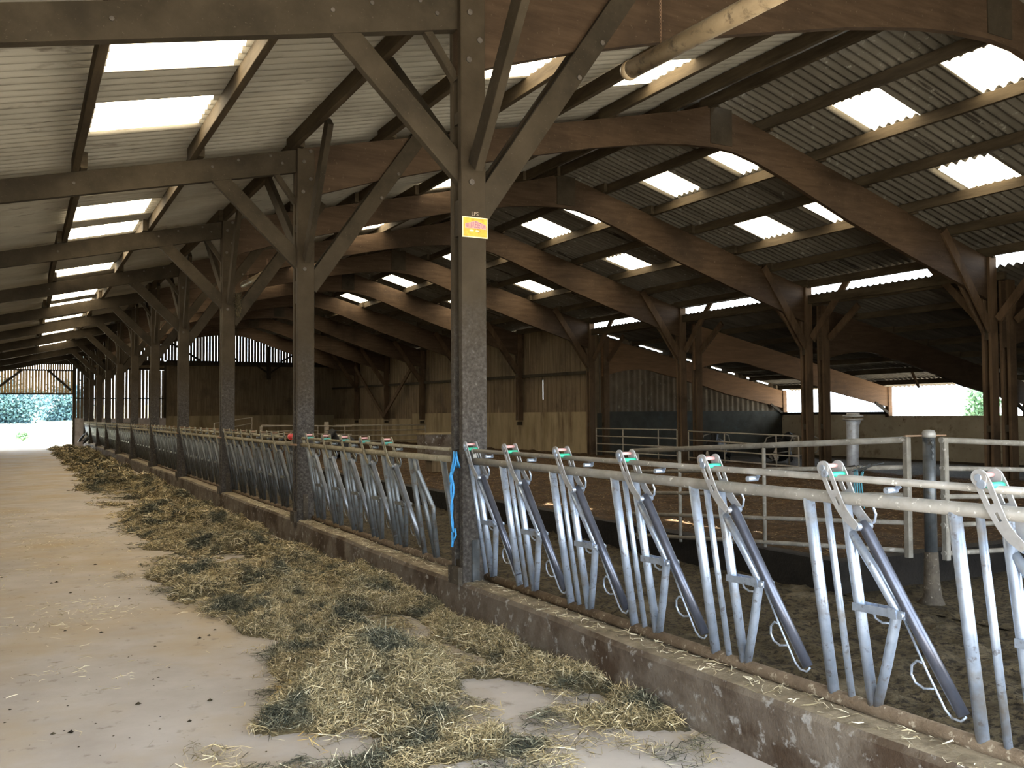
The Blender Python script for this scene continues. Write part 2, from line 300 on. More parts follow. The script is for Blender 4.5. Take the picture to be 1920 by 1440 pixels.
# ------------------------------------------------------------------ roof sheets with daylight panels
SKY_ROWS = {  # (x0, x1): list of (y0, y1)
    (-2.64, -1.50): [(1.05, 2.07), (3.07, 4.15), (6.25, 7.3), (8.15, 9.3), (10.0, 10.98), (12.2, 13.25), (14.8, 15.85), (17.0, 18.0), (19.35, 20.5), (21.5, 22.5), (23.6, 24.6), (25.8, 26.8), (28.3, 29.3), (31.3, 32.3), (34.6, 35.6), (37.8, 38.9), (41.5, 42.5), (45, 46)],
    (1.22, 2.38): [(2.1, 3.12), (7.4, 8.4), (12.6, 13.6), (17.8, 18.8), (23.1, 24.1), (28.4, 29.4), (33.6, 34.6), (38.9, 39.9), (44, 45)],
    (3.72, 4.85): [(2.8, 3.85), (9.65, 10.65), (14.5, 15.5), (19.6, 20.6), (24.7, 25.7), (30, 31), (35.2, 36.2), (40.4, 41.4)],
    (8.48, 9.46): [(.70, 1.70), (2.78, 3.78), (5.9, 6.95), (8.10, 9.05), (11.2, 12.2), (13.3, 14.3), (16.4, 17.4), (18.6, 19.6), (21.8, 22.8), (23.9, 24.9), (27, 28), (29.2, 30.2), (32.4, 33.4), (37.6, 38.6), (42.8, 43.8)],
    (11.08, 12.02): [(.62, 1.62), (2.74, 3.74), (5.85, 6.9), (7.98, 8.95), (11.1, 12.1), (13.2, 14.2), (16.3, 17.3), (18.5, 19.5), (21.7, 22.7), (23.8, 24.8), (27, 28), (32.2, 33.2), (37.5, 38.5), (42.7, 43.7)]}
STEP = .177 / 8
def corr(y): return .036 * np.sin(2 * PI * y / .177)
RIDGE_GAPS = [(-.1, .05), (1.35, 3.0), (4.45, 5.2), (5.7, 6.1), (8.3, 8.55), (11.3, 11.6), (12.6, 12.75), (14.0, 14.5), (17.8, 18.2), (21, 21.6), (26, 26.4), (33, 34)]
ROWTXT = {-2.64: 'over the feed passage', 1.22: 'low on the left slope', 3.72: 'high on the left slope', 8.48: 'high on the right slope', 11.08: 'low on the right slope'}
def slope(name, x0, x1, zf, y0, y1, rows, lapx, m='sheet'):
    ys = np.arange(y0, y1 + STEP, STEP); holes = [((a, c), p, q) for (a, c) in rows for (p, q) in SKY_ROWS[(a, c)]] if rows else []
    cuts = sorted(set([x0, x1] + lapx + [v for r in (rows or []) for v in r])); xs = np.array(cuts)
    nx, ny = len(xs), len(ys); X, Y = np.meshgrid(xs, ys); Z = zf(X) + corr(Y) + .012 * (fbm(X * .3, Y * .5) - .47)
    co = np.stack([X, Y, Z], -1).reshape(-1, 3)
    i = np.arange((nx - 1) * (ny - 1)); r = i // (nx - 1); c = i % (nx - 1); a = r * nx + c
    q = np.stack([a, a + 1, a + nx + 1, a + nx], -1); keep = np.ones(len(q), bool)
    xm = (xs[c] + xs[c + 1]) / 2; ym = (ys[r] + ys[r + 1]) / 2
    for (hx0, hx1), p, qy in holes: keep &= ~((xm > hx0) & (xm < hx1) & (ym > p) & (ym < qy))
    o = np_mesh(name, co, q[keep], M[m], True)
    md = o.modifiers.new('thickness', 'SOLIDIFY'); md.thickness = .007; md.offset = 1
    struct(o); cnt = {}
    for (hx0, hx1), p, qy in holes:
        yy = np.arange(math.floor((p - y0) / STEP) * STEP + y0, qy + STEP, STEP); xx = np.array([hx0 - .03, hx1 + .03]); X, Y = np.meshgrid(xx, yy)
        k = np_mesh('skylight', np.stack([X, Y, zf(X) + corr(Y) + .012], -1).reshape(-1, 3), np.array([[2 * j, 2 * j + 1, 2 * j + 3, 2 * j + 2] for j in range(len(yy) - 1)]), M['skylight'], True)
        cnt[hx0] = cnt.get(hx0, 0) + 1
        tag(k, 'bright roof sheet %s, %s from the near end' % (ROWTXT[hx0], ORD[cnt[hx0]] if cnt[hx0] < 17 else ORD[cnt[hx0] - 16] + ' beyond the sixteenth'), 'skylight', 'daylight sheets ' + ROWTXT[hx0])
PXL = [-5.3, -4.0, -2.69, -1.37, -.11, 1.17, 2.42, 3.67, 4.90, 6.13, 6.98]; PXR = [8.20, 9.49, 10.68, 11.98, 13.17, 14.36]
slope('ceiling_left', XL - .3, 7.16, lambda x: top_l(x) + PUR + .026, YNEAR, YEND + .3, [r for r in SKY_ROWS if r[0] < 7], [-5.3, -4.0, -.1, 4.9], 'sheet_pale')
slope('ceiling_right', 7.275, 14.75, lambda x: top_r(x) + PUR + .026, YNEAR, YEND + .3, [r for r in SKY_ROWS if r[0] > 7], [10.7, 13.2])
slope('ceiling_lean_to', 14.56, 24.3, lambda x: lean(x), YNEAR, 20.25, None, [17, 19.5, 22], 'sheet_shaded')
b = MB(); y = YNEAR
for g0, g1 in RIDGE_GAPS + [(YEND, YEND)]:
    if g0 > y + .05: b.add([(6.95, y, 7.115), (XR, y, 7.19), (7.5, y, 7.105), (6.95, g0, 7.115), (XR, g0, 7.19), (7.5, g0, 7.105)], [(0, 1, 4, 3), (1, 2, 5, 4)])
    y = g1
struct(b.build('ceiling_ridge_cap', M['sheet']))

# ------------------------------------------------------------------ purlins, one timber per bay, lapped at the rafters
def ptxt(x):
    if x < 0: return '%s left of the fence' % ORD[1 + [-.11, -1.37, -2.69, -4.0, -5.3].index(x)]
    if x < XR: return '%s up the left slope' % ORD[1 + [1.17, 2.42, 3.67, 4.90, 6.13, 6.98].index(x)]
    return '%s down the right slope' % ORD[1 + PXR.index(x)]
BAY = ['right behind the sign post'] + ['behind the %s post after it' % ORD[i] for i in range(1, 11)]
for x in PXL + PXR:
    for k in range(10):
        sh = .042 * (1 if k % 2 else -1); xx = x + sh; sl = .235 if x < XR else -.285
        b = MB(); b.bar((xx, 5 * k - .16, raf(xx) + PUR / 2 - .006), (xx, min(5 * k + 5.16, YEND - .02), raf(xx) + PUR / 2 - .006), .075, PUR - .012, up=(0, 0, 1), c=.004)
        o = b.build('purlin', M['purlin'], origin=(xx, 5 * k, raf(xx)))
        tag(o, 'purlin, %s, %s' % (ptxt(x), BAY[k]), 'purlin', 'roof purlins')
LP = [14.75, 16.2, 17.6, 19.0, 20.4, 21.8, 23.3]
for i, x in enumerate(LP):
    for k in range(1, 4):
        xx = x + .04 * (1 if k % 2 else -1); z = lean(xx) - .03 - .085
        b = MB(); b.bar((xx, 5 * k - .14, z), (xx, min(5 * k + 5.14, 19.97), z), .07, .165, c=.004)
        tag(b.build('purlin', M['purlin'], origin=(xx, 5 * k, z)), 'dark lean-to purlin, %s from the top, %s' % (ORD[i + 1], ['', 'near bay', 'middle bay', 'bay at the corrugated gable'][k]), 'purlin', 'lean-to purlins')

# ------------------------------------------------------------------ arched rafters, left rafters, posts with braces
ARCH_B = [(-.11, 4.50), (.29, 4.66), (1.0, 4.90), (1.8, 5.13), (2.8, 5.41), (3.6, 5.61), (4.5, 5.83), (5.2, 5.97), (5.8, 6.08), (6.4, 6.155), (7.0, 6.185), (7.5, 6.16), (8.0, 6.05), (8.6, 5.86), (9.2, 5.64), (10.3, 5.24), (11.9, 4.74), (13.2, 4.35), (14.0, 4.10), (14.53, 3.95)]
PN = ['the post with the yellow sign'] + ['the %s post beyond the sign post' % ORD[i] for i in range(1, 11)]
for n in range(NF):
    y = n * S; b = MB(); t = .042
    up = [(x, raf(x)) for x in (14.53, 13, 11, 9, 7.6)] + [(7.2, 6.905), (6.8, top_l(6.8)), (4, top_l(4)), (2, top_l(2)), (-.11, top_l(-.11))]
    poly = ARCH_B + up; nb = len(ARCH_B)
    th = .045 if n else .045
    low = [(x, z) for x, z in ARCH_B]; hi = [(x, 6.905 if abs(x - 7.2) < .25 else raf(x)) for x, z in ARCH_B]
    m_ = len(low); vs = [(x, y - th, z) for x, z in low] + [(x, y - th, z) for x, z in hi] + [(x, y + th, z) for x, z in low] + [(x, y + th, z) for x, z in hi]
    fs = []
    for i in range(m_ - 1):
        fs += [(i, i + 1, m_ + i + 1, m_ + i), (2*m_ + i, 3*m_ + i, 3*m_ + i + 1, 2*m_ + i + 1), (i, 2*m_ + i, 2*m_ + i + 1, i + 1), (m_ + i, m_ + i + 1, 3*m_ + i + 1, 3*m_ + i)]
    fs += [(0, m_, 3*m_, 2*m_), (m_ - 1, 3*m_ - 1 - 0, 4*m_ - 1, 2*m_ - 1)]
    fs[-1] = (m_ - 1, 3 * m_ - 1, 4 * m_ - 1, 2 * m_ - 1)
    b.add(vs, fs)
    r = thing('arched_rafter', 'brown laminated arched roof beam springing from %s' % PN[n], 'roof beam', (0, y, 4.5), 'arched nave beams')
    b.build('beam', M['glulam'], r)
    p_ = MB(); p_.box(6.95, 7.42, y - .06, y - .047, 6.25, 6.88).box(6.95, 7.42, y + .047, y + .06, 6.25, 6.88); p_.build('ridge_plate', M['plank'], r)
    # left rafter
    b = MB(); b.add([(XL, y - .05, top_l(XL) - .25), (-.05, y - .05, 4.90), (-.05, y - .05, top_l(-.05) - .01), (XL, y - .05, top_l(XL) - .01), (XL, y + .05, top_l(XL) - .25), (-.05, y + .05, 4.90), (-.05, y + .05, top_l(-.05) - .01), (XL, y + .05, top_l(XL) - .01)],
                    [(0, 1, 2, 3), (7, 6, 5, 4), (0, 4, 5, 1), (3, 2, 6, 7), (0, 3, 7, 4), (1, 5, 6, 2)])
    r = thing('aisle_rafter', 'straight timber rafter over the feed passage, left of %s' % PN[n], 'rafter', (-3, y, 4.5), 'feed passage rafters')
    b.build('beam', M['plank'], r)
    if n < 4:
        for bx, bz in ((-2.75, .14), (-1.18, .12), (-.86, .07), (-.30, .17), (-.45, .06)): MB().tube([(bx, y - .05, top_l(bx) - bz), (bx, y - .062, top_l(bx) - bz)], .017, 8).build('bolt', M['bolt'], r)

def post(x, y, z0, z1, label, row, left=True, right=True, fwd=True, back=True, grp='feed fence posts', wide=.225, base=True):
    r = thing('timber_post', label, 'post', (x, y, z0), grp)
    for s in (-1, 1):
        MB().bar((x, y + s * .078, z0), (x, y + s * .078, z1), wide, .066, up=(0, 1, 0), c=.005).build('plank', M['post'] if row == 'A' else M['plank_brown'], r)
    for zz, h in ((z0 + .02, .16), (1.25, .14), (3.16, .30), (4.1, .1)):
        if zz + h < z1: MB().bar((x, y, zz), (x, y, zz + h), wide - .02, .088, up=(0, 1, 0)).build('spacer_block', M['plank'], r)
    def br(a, c, w=.2, t=.075, up=(0, 1, 0), name='brace'):
        MB().bar(a, c, w, t, up=up, c=.004).build(name, M['plank'] if row == 'A' else M['plank_brown'], r)
    if row == 'A':
        if left: br((x - .02, y, 3.66), (x - 1.17, y, 4.78))
        if right:
            for s in (-1, 1): br((x + .06, y + s * .075, 3.36), (x + 1.72, y + s * .075, 5.72), .2, .05)
        if back: br((x - .01, y + .30, 3.93), (x - .09, y + 1.62, 5.17), .17, .07, up=(1, 0, 0))
        if fwd: br((x - .01, y - .17, 3.72), (x - .09, y - 1.42, 5.17), .17, .07, up=(1, 0, 0))
        br((x - .10, y + .02, 4.48), (x - .42, y + .02, 4.92), .07, .07)
        for bx, bz in ((.06, 5.17), (-.03, 5.02), (.06, 4.80), (-.04, 4.62), (-.02, 3.60)):
            if y < 16: MB().tube([(x + bx, y - .11, bz), (x + bx, y - .124, bz)], .024, 10).build('bolt', M['bolt'], r)
        for bx, bz in ((1.30, 5.02), (1.05, 4.66)):
            if y < 16: MB().tube([(x + bx, y - .10, bz), (x + bx, y - .115, bz)], .022, 10).build('bolt', M['bolt'], r)
        if base:
            MB().box(x - .035, x + .03, y - .125, y - .111, z0, z0 + .35).build('anchor_strap', M['galv_old'] if y == 0 else M['mudsteel'], r)
            MB().box(x - .150, x - .112, y - .10, y + .10, z0 - .01, z0 + .13).build('base_bracket', M['mudsteel'], r)
    else:
        s = -1 if row == 'B' else 1
        if left:
            for q in (-1, 1): br((x + s * .06, y + q * .072, 3.36), (x + s * 1.50, y + q * .072, 5.30), .2, .05)
        ztop = 4.93 if row == 'B' else 4.35; yo = 1.38 if row == 'B' else 1.15
        if fwd: br((x, y - .20, 3.58), (x, y - yo, ztop), .16, .07, up=(1, 0, 0))
        if back: br((x, y + .20, 3.58), (x, y + yo, ztop), .16, .07, up=(1, 0, 0))
    return r
for n in range(11):
    lab = ['nearest timber post of the feed fence, bearing the small yellow sign'] + ['%s timber post along the feed fence beyond the sign post' % ORD[i] for i in range(1, 11)]
    post(0, n * S if n < 10 else 49.8, .31, 5.19, lab[n], 'A', back=n < 10, left=n < 10, right=n < 10)
BT = ['nearest', 'second', 'third', 'fourth']
for n in range(1, 5):
    post(XB, n * S, -.05, 4.9, '%s timber post in the row carrying the right ends of the arches' % BT[n - 1], 'B', grp='nave right posts')
for n in range(1, 5):
    post(XC, n * S, -.05, 4.45, '%s timber post of the lean-to, just right of the arch posts' % BT[n - 1], 'C', left=False, grp='lean-to posts')
for n in range(5, 10):
    post(XB - .12, n * S, 1.45, 4.9, 'timber wall post on the boarded right wall, %s from the wall\'s near end' % ORD[n - 4], 'B', grp='boarded wall posts', fwd=False, back=False)
# V brace on the boarded wall
for y1, nm in ((45, 'far'), (35, 'near')):
    b = MB(); b.bar((XB - .28, 40, 1.62), (XB - .28, y1 + (-.2 if y1 > 40 else .2), 4.55), .22, .07, up=(1, 0, 0), c=.004)
    tag(b.build('wind_brace', M['plank_brown'], origin=(XB - .28, 40, 1.6)), 'long diagonal timber of the V on the boarded right wall, %s arm' % nm, 'brace', 'V brace timbers')
# eaves plates on row B
for k in range(1, 4):
    y0 = 5 * k
    b = MB(); b.bar((XB, y0 + .12, 4.56), (XB, y0 + 4.88, 4.56), .08, .22, c=.004); b.bar((XB + .02, y0 + .12, 4.93), (XB + .02, y0 + 4.88, 4.93), .07, .11)
    tag(b.build('eaves_plate', M['purlin'], origin=(XB, y0, 4.5)), 'dark timbers framing the bright slot under the right eaves, %s bay' % ['', 'near', 'middle', 'far'][k], 'beam', 'eaves plates')
# lean-to beams
LB = [(14.92, 3.02), (15.3, 3.12), (15.7, 3.21), (16.2, 3.275), (16.6, 3.295), (17.0, 3.26), (17.5, 3.14), (18.2, 3.01), (19.5, 2.72), (20.6, 2.42), (22.2, 2.13), (23.62, 1.87)]
for n in range(1, 5):
    y = n * S; b = MB(); t = .05; m_ = len(LB)
    hi = [(x, lean(x) - .2) for x, z in LB]
    vs = [(x, y - t, z) for x, z in LB] + [(x, y - t, z) for x, z in hi] + [(x, y + t, z) for x, z in LB] + [(x, y + t, z) for x, z in hi]; fs = []
    for i in range(m_ - 1): fs += [(i, i + 1, m_ + i + 1, m_ + i), (2*m_ + i, 3*m_ + i, 3*m_ + i + 1, 2*m_ + i + 1), (i, 2*m_ + i, 2*m_ + i + 1, i + 1), (m_ + i, m_ + i + 1, 3*m_ + i + 1, 3*m_ + i)]
    fs += [(0, m_, 3*m_, 2*m_), (m_ - 1, 3*m_ - 1, 4*m_ - 1, 2*m_ - 1)]; b.add(vs, fs)
    tag(b.build('lean_to_beam', M['glulam_pale'] if n > 2 else M['glulam'], origin=(XC, y, 3)), ['', 'nearest sloping laminated beam of the lean-to', 'second sloping laminated lean-to beam, dark against the open side', 'third sloping laminated lean-to beam, pale tan', 'last sloping laminated lean-to beam, against the corrugated gable'][n], 'roof beam', 'lean-to beams')  # two nearer beams take darker timber in place of the shade on them
for n in range(1, 5):
    r = thing('outer_post', '%s short post under the low end of a lean-to beam' % BT[n - 1], 'post', (XO, n * S, 1.5), 'lean-to outer posts')
    MB().bar((XO, n * S, 1.5), (XO, n * S, 2.58), .2, .16, up=(0, 1, 0), c=.005).build('plank', M['glulam_pale'], r)
    MB().bar((XO - .05, n * S - .05, 1.62), (XO - .75, n * S - .05, 2.02), .09, .05, up=(0, 1, 0)).build('brace', M['plank'], r)
    MB().bar((XO, n * S + .1, 1.7), (XO, n * S + 1.0, 2.55), .09, .06, up=(1, 0, 0)).build('brace', M['plank'], r)
b = MB(); b.bar((21.82, 12.6, 2.95), (22.0, 12.5, 2.45), .1, .05); tag(b.build('loose_strut', M['glulam_pale'], origin=(21.82, 12.6, 2.9)), 'short strut hanging under the low lean-to eaves', 'strut')

# ------------------------------------------------------------------ walls
def boards_y(b, x, y0, y1, z0f, z1f, w=.16, gap=.001, t=.022, miss=()):
    """upright boards along y; miss = (y, width, z0, z1): a short open slit beside the board at y"""
    y = y0; i = 0
    while y < y1 - .01:
        g = gap; o = .012 if i % 2 else 0
        for my, mw, s0, s1 in miss:
            if y <= my < y + w + gap:
                g = mw; ya = min(y + w, y1)
                b.box(x - t / 2 + o, x + t / 2 + o, ya, ya + g, z0f(y), s0).box(x - t / 2 + o, x + t / 2 + o, ya, ya + g, s1, z1f(y))
        b.box(x - t / 2 + o, x + t / 2 + o, y, min(y + w, y1), z0f(y), z1f(y)); y += w + g; i += 1
def boards_x(b, y, x0, x1, z0f, z1f, w, gap, t=.022):
    x = x0
    while x < x1 - .01:
        xe = min(x + w, x1); zz = z1f((x + xe) / 2)
        if zz > z0f(x) + .02: b.box(x, xe, y - t / 2, y + t / 2, z0f(x), zz)
        x += w + gap
# right wall of the nave, behind the resting area
b = MB(); b.box(XB, XB + .18, 20.12, 36.6, -.1, 1.76).box(XB, XB + .18, 36.6, YEND, -.1, 1.50); struct(b.build('wall_right', M['wallcon']))
b = MB(); boards_y(b, XB + .08, 20.12, YEND + .14, lambda y: 1.74 if y < 36.6 else 1.48, lambda y: 4.98 if y < 34 else 4.99, .165, .001, miss=[(21.6, .006, 2.0, 2.9), (23.4, .03, 2.25, 3.0), (24.4, .008, 3.7, 4.5), (22.3, .006, 3.6, 4.6), (26.2, .035, 3.75, 4.15), (27.1, .012, 1.76, 2.0), (28.0, .012, 1.76, 1.95), (31.6, .05, 1.8, 2.35), (33.2, .006, 2, 2.5), (38.9, .02, 1.5, 1.95), (41.3, .02, 1.5, 1.95), (45.8, .02, 1.9, 2.3), (46.9, .02, 3.4, 3.7)])
struct(b.build('wall_right_boards', M['board']))
b = MB(); b.bar((XB - .03, 20.05, 3.16), (XB - .03, 25 - .1, 3.2), .07, .11); b.bar((XB - .03, 25.1, 3.2), (XB - .03, YEND, 3.42), .07, .11)
struct(b.build('trim_1', M['plank']))
# far gable
b = MB(); b.box(-.62, 4.3, YEND, YEND + .2, -.1, 1.62); struct(b.build('wall_far_pier', M['pierc']))
b = MB(); b.box(4.3, XB + .1, YEND, YEND + .2, -.1, 1.72); struct(b.build('wall_far', M['wallcon']))
rt = lambda x: (top_l(x) if x < XR else top_r(x)) + PUR - .03
b = MB(); boards_x(b, YEND + .1, -.62, 4.2, lambda x: 1.6, lambda x: 4.42, .155, .025); boards_x(b, YEND + .12, 4.2, XB + .35, lambda x: 1.7, lambda x: 4.97, .16, .002)
boards_x(b, YEND + .1, -.62, 4.2, lambda x: 4.50, lambda x: 5.0, 1.0, 0)
boards_x(b, YEND + .1, 2.4, XB + .3, lambda x: 4.98, rt, .162, .018); boards_x(b, YEND + .1, -6.6, 2.4, lambda x: 4.86, lambda x: min(rt(x), 5.1), .16, .002)
boards_x(b, YEND + .1, -6.6, 2.4, lambda x: 5.08, rt, .170, .010)
struct(b.build('wall_far_boards', M['board']))
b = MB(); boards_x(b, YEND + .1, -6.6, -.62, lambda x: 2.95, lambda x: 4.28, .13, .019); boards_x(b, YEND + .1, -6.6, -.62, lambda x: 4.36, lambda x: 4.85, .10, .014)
struct(b.build('wall_far_door_header', M['board_glow']))
b = MB(); b.bar((-6.6, YEND - .02, 4.72), (XB, YEND - .02, 4.90), .1, .24); b.bar((-6.6, YEND, 4.32), (-.55, YEND, 4.32), .08, .09); b.bar((-.62, YEND + .06, 3.0), (-6.6, YEND + .06, 2.98), .07, .09); b.bar((4.25, YEND + .02, 1.6), (4.25, YEND + .02, 4.8), .12, .12, up=(0, 1, 0))
b.bar((-.6, YEND + .04, 0), (-.6, YEND + .04, 4.7), .12, .14, up=(0, 1, 0)); b.bar((-.62, YEND - .05, 4.46), (4.2, YEND - .05, 4.48), .08, .12); b.bar((4.3, YEND - .02, 4.95), (XB, YEND - .02, 4.97), .09, .14); b.bar((-.6, YEND - .02, 2.75), (4.2, YEND - .02, 2.75), .05, .07)
struct(b.build('trim_2', M['plank']))
for a, c, lab in (((-.75, YEND - .1, 3.2), (-1.9, YEND - .1, 4.3), 'diagonal brace over the far doorway, beside its right jamb'), ((-4.6, YEND - .1, 3.1), (-3.2, YEND - .1, 4.3), 'diagonal brace over the far doorway, its left side')):
    tag(MB().bar(a, c, .13, .06, up=(0, 1, 0)).build('door_brace', M['plank'], origin=a), lab, 'brace')
r = thing('gable_post', 'short post with two small braces under the far gable beam', 'post', (10.3, YEND - .12, 3.9))
MB().bar((10.3, YEND - .12, 3.95), (10.3, YEND - .12, 6.0), .24, .12, up=(0, 1, 0)).build('plank', M['plank'], r)
for s in (-1, 1): MB().bar((10.3, YEND - .12, 4.3), (10.3 + s * .75, YEND - .12, 4.82), .1, .07, up=(0, 1, 0)).build('brace', M['plank'], r)
for a, c in (((6.2, YEND - .1, 5.05), (4.6, YEND - .1, 6.0)), ((12.4, YEND - .1, 5.8), (11.0, YEND - .1, 5.05)), ((7.3, YEND - .1, 6.1), (8.4, YEND - .1, 5.05))):
    tag(MB().bar(a, c, .12, .06, up=(0, 1, 0)).build('gable_brace', M['plank'], origin=a), 'thin diagonal brace across the bright slats of the far gable', 'brace', 'gable slat braces')
# lean-to gable (corrugated) and outer low wall
b = MB(); b.box(XC + .1, XO + .2, 20.0, 20.18, -.1, 1.76).box(XB + .3, XC + .1, 20.05, 20.2, -.1, 1.70); struct(b.build('wall_lean_to_far', mat('dark_blockwork', [(.3, (.03, .028, .021)), (.7, (.055, .052, .040))], 2.0, stains=(3, .55, .7, (.05, .055, .05)))))
xs = np.arange(14.825, XO + .1, .177 / 8); vs = []; fs = []
for i, x in enumerate(xs):
    z1 = lean(x) - (.09 if int(x * 1.7) % 3 else .0); yy = 20.09 + .03 * math.sin(2 * PI * x / .26)
    vs += [(x, yy, 1.69), (x, yy, z1)]
    if i: fs.append((2*i - 2, 2*i, 2*i + 1, 2*i - 1))
b = MB(); b.add(vs, fs, True); struct(b.build('wall_lean_to_cladding', M['clad_brown']))
b = MB(); b.box(14.55, 14.808, 20.06, 20.1, -.1, 4.5); struct(b.build('wall_lean_to_corner', M['board']))
b = MB(); b.box(XO - .1, XO + .12, YNEAR, 15.0, -.1, 1.55).box(XO - .1, XO + .12, 15.0, 20.1, -.1, 1.60); struct(b.build('wall_outer_right', M['outerwall']))
b = MB(); b.box(XO - .13, XO - .02, 15.05, 19.95, 1.60, 1.70); struct(b.build('trim_3', M['ledge']))
b = MB(); boards_y(b, XO + .02, YNEAR, 9.85, lambda y: 1.5, lambda y: lean(XO) - .1, .16, .001); struct(b.build('wall_outer_right_boards', M['board']))
b = MB(); b.box(XB, XO + .1, YNEAR - .1, YNEAR, 0, 4.4); struct(b.build('wall_lean_to_near', M['wallcon']))
b = MB(); boards_x(b, YNEAR, 8.0, XB + .1, lambda x: 0, rt, .16, .001); boards_x(b, YNEAR, XL, 8.0, lambda x: 3.5, rt, .16, .001); struct(b.build('wall_near_baffle', M['board']))  # added unseen boarding, its opening sized to cut light from behind the camera
b = MB(); b.box(XL - .1, XL + .1, YNEAR, YEND, -.1, 3.62); struct(b.build('wall_left', M['wallcon']))  # unseen wall, closed up high to hold back light from the left

# ------------------------------------------------------------------ self-locking feed fence
ZR, ZB = 1.307, .352
def px(z, off=0.0): return -.05 + .1566 * (ZR - z) + off
def P(y, z, off=0.0): return (px(z, off), y, z)
def disc_y(b, x, y, z, r, t, n=12): return b.tube([(x, y - t / 2, z), (x, y + t / 2, z)], r, n)
def latch_plate(off):
    """flat slotted plate from the pivot rail down to the swinging bar, bent at its lower end"""
    b = MB(); w = .034; t = .006
    pts = [(-.012, 1.442), (-.026, 1.405), (-.050, 1.335), (-.062, 1.305), (-.076, 1.272), (-.092, 1.243), (-.115, 1.215), (-.155, 1.18)]
    L, R = [], []
    for i, (y, z) in enumerate(pts):
        a = Vector(pts[max(i - 1, 0)]); c = Vector(pts[min(i + 1, len(pts) - 1)]); d = (c - a).normalized(); nrm = Vector((-d.y, d.x))
        ww = w * (.92, 1.0, .92, .86, .80, .76, .72, .55)[i]; L.append((y + nrm.x * ww, z + nrm.y * ww)); R.append((y - nrm.x * ww, z - nrm.y * ww))
    # slot between points 1 and 2
    def strip(A, B_):
        vs = []
        for (y0, z0), (y1, z1) in zip(A, B_):
            for o in (off - t / 2, off + t / 2):
                vs += [P(y0, z0, o), P(y1, z1, o)]
        fs = []
        for i in range(len(A) - 1):
            k = 4 * i; fs += [(k, k + 1, k + 5, k + 4), (k + 2, k + 6, k + 7, k + 3), (k, k + 4, k + 6, k + 2), (k + 1, k + 3, k + 7, k + 5)]
        fs += [(0, 2, 3, 1), (4 * len(A) - 4, 4 * len(A) - 3, 4 * len(A) - 1, 4 * len(A) - 2)]
        b.add(vs, fs)
    mid = lambda A, B_, f: [(a[0] * (1 - f) + c[0] * f, a[1] * (1 - f) + c[1] * f) for a, c in zip(A, B_)]
    strip(L[:2], R[:2]); strip(L[1:3], mid(L, R, .34)[1:3]); strip(mid(L, R, .66)[1:3], R[1:3]); strip(L[2:4], R[2:4]); strip(L[3:5], mid(L, R, .36)[3:5]); strip(mid(L, R, .64)[3:5], R[3:5]); strip(L[4:], R[4:])
    b.tube([P(-.012, 1.432, off - t), P(-.012, 1.432, off + t)], .032, 16)
    return b
def make_headlock(mats):
    """one locking place: uprights, V frame, swinging bar, latch plates; y = 0 at the latch"""
    g, d, rl = mats; e = bpy.data.objects.new('headlock', None); COL.objects.link(e)
    B = lambda nm, mb, m: mb.build(nm, m, e)
    B('upright', MB().tube([P(.144, 1.292), P(.144, .36)], .0265, 12), g)
    B('upright', MB().tube([P(.037, 1.295), P(.037, .36)], .0165, 10), g)
    B('frame_bar', MB().tube([P(-.072, 1.275), P(-.076, .82), P(-.080, .36)], .0245, 12), g)
    B('knee_bar', MB().tube([P(-.082, 1.15), P(-.19, .985), P(-.275, .835), P(-.262, .79), P(-.185, .575), P(-.103, .37)], [.020, .0215, .0215, .023, .0225, .022], 12), g)
    b = MB()
    for o in (-.03, .03): b.bar(P(-.062, .815, o), P(-.335, .822, o), .006, .034)
    b.tube([P(-.322, .822, -.045), P(-.322, .822, .045)], .012, 10).bar(P(-.275, .80, -.034), P(-.275, .845, -.034), .006, .04, up=(0, 1, 0)); B('pivot_bracket', b, g)
    b = MB().tube([P(-.150, 1.205), P(-.165, 1.17), P(-.34, .825), P(-.535, .452)], [.016, .0255, .0255, .0255], 12); B('swing_bar', b, d)
    for o in (-.046, .046): B('latch_plate', latch_plate(o), M['plate'] if g is M['galv'] else M['rail_old'])
    b = MB().tube([P(-.150, 1.185, .05), P(-.172, 1.20, .052), P(-.186, 1.235, .05), P(-.176, 1.275, .046), P(-.168, 1.288, .045)], .006, 6).tube([P(-.15, 1.18, -.046), P(-.15, 1.18, .048)], .017, 8); B('catch_hook', b, g)
    B('stop_roller', MB().tube([P(-.042, 1.403, -.042), P(-.042, 1.403, .042)], .013, 10), M['green'] if g is M['galv'] else M['teal'] if rl is M['red'] else M['rail_old'])
    B('upper_roller', MB().tube([P(-.006, 1.440, -.046), P(-.006, 1.440, .046)], .010, 10), rl)
    B('bolt', MB().tube([P(-.012, 1.432, -.058), P(-.012, 1.432, -.046)], .014, 8).tube([P(-.022, 1.408, -.058), P(-.022, 1.408, -.046)], .018, 10), g)
    b = MB().tube([P(-.305, .80), P(-.385, .60), P(-.452, .452), P(-.480, .425), P(-.52, .424), P(-.545, .448)], .0055, 6)
    b.tube([P(-.372, .628), P(-.345, .632), P(-.315, .606), P(-.306, .566), P(-.322, .532), P(-.36, .517), P(-.415, .53)], .0055, 6)
    b.tube([P(-.14, .83), P(-.155, .775), P(-.19, .762), P(-.23, .768)], .006, 6); B('counter_rod', b, g)
    b = MB().tube([P(-.325, 1.352, -.035), P(-.325, 1.352, .03)], .0135, 10).bar(P(-.325, 1.352, .02), P(-.355, 1.372, .02), .004, .02); B('stop_lug', b, g)
    return e
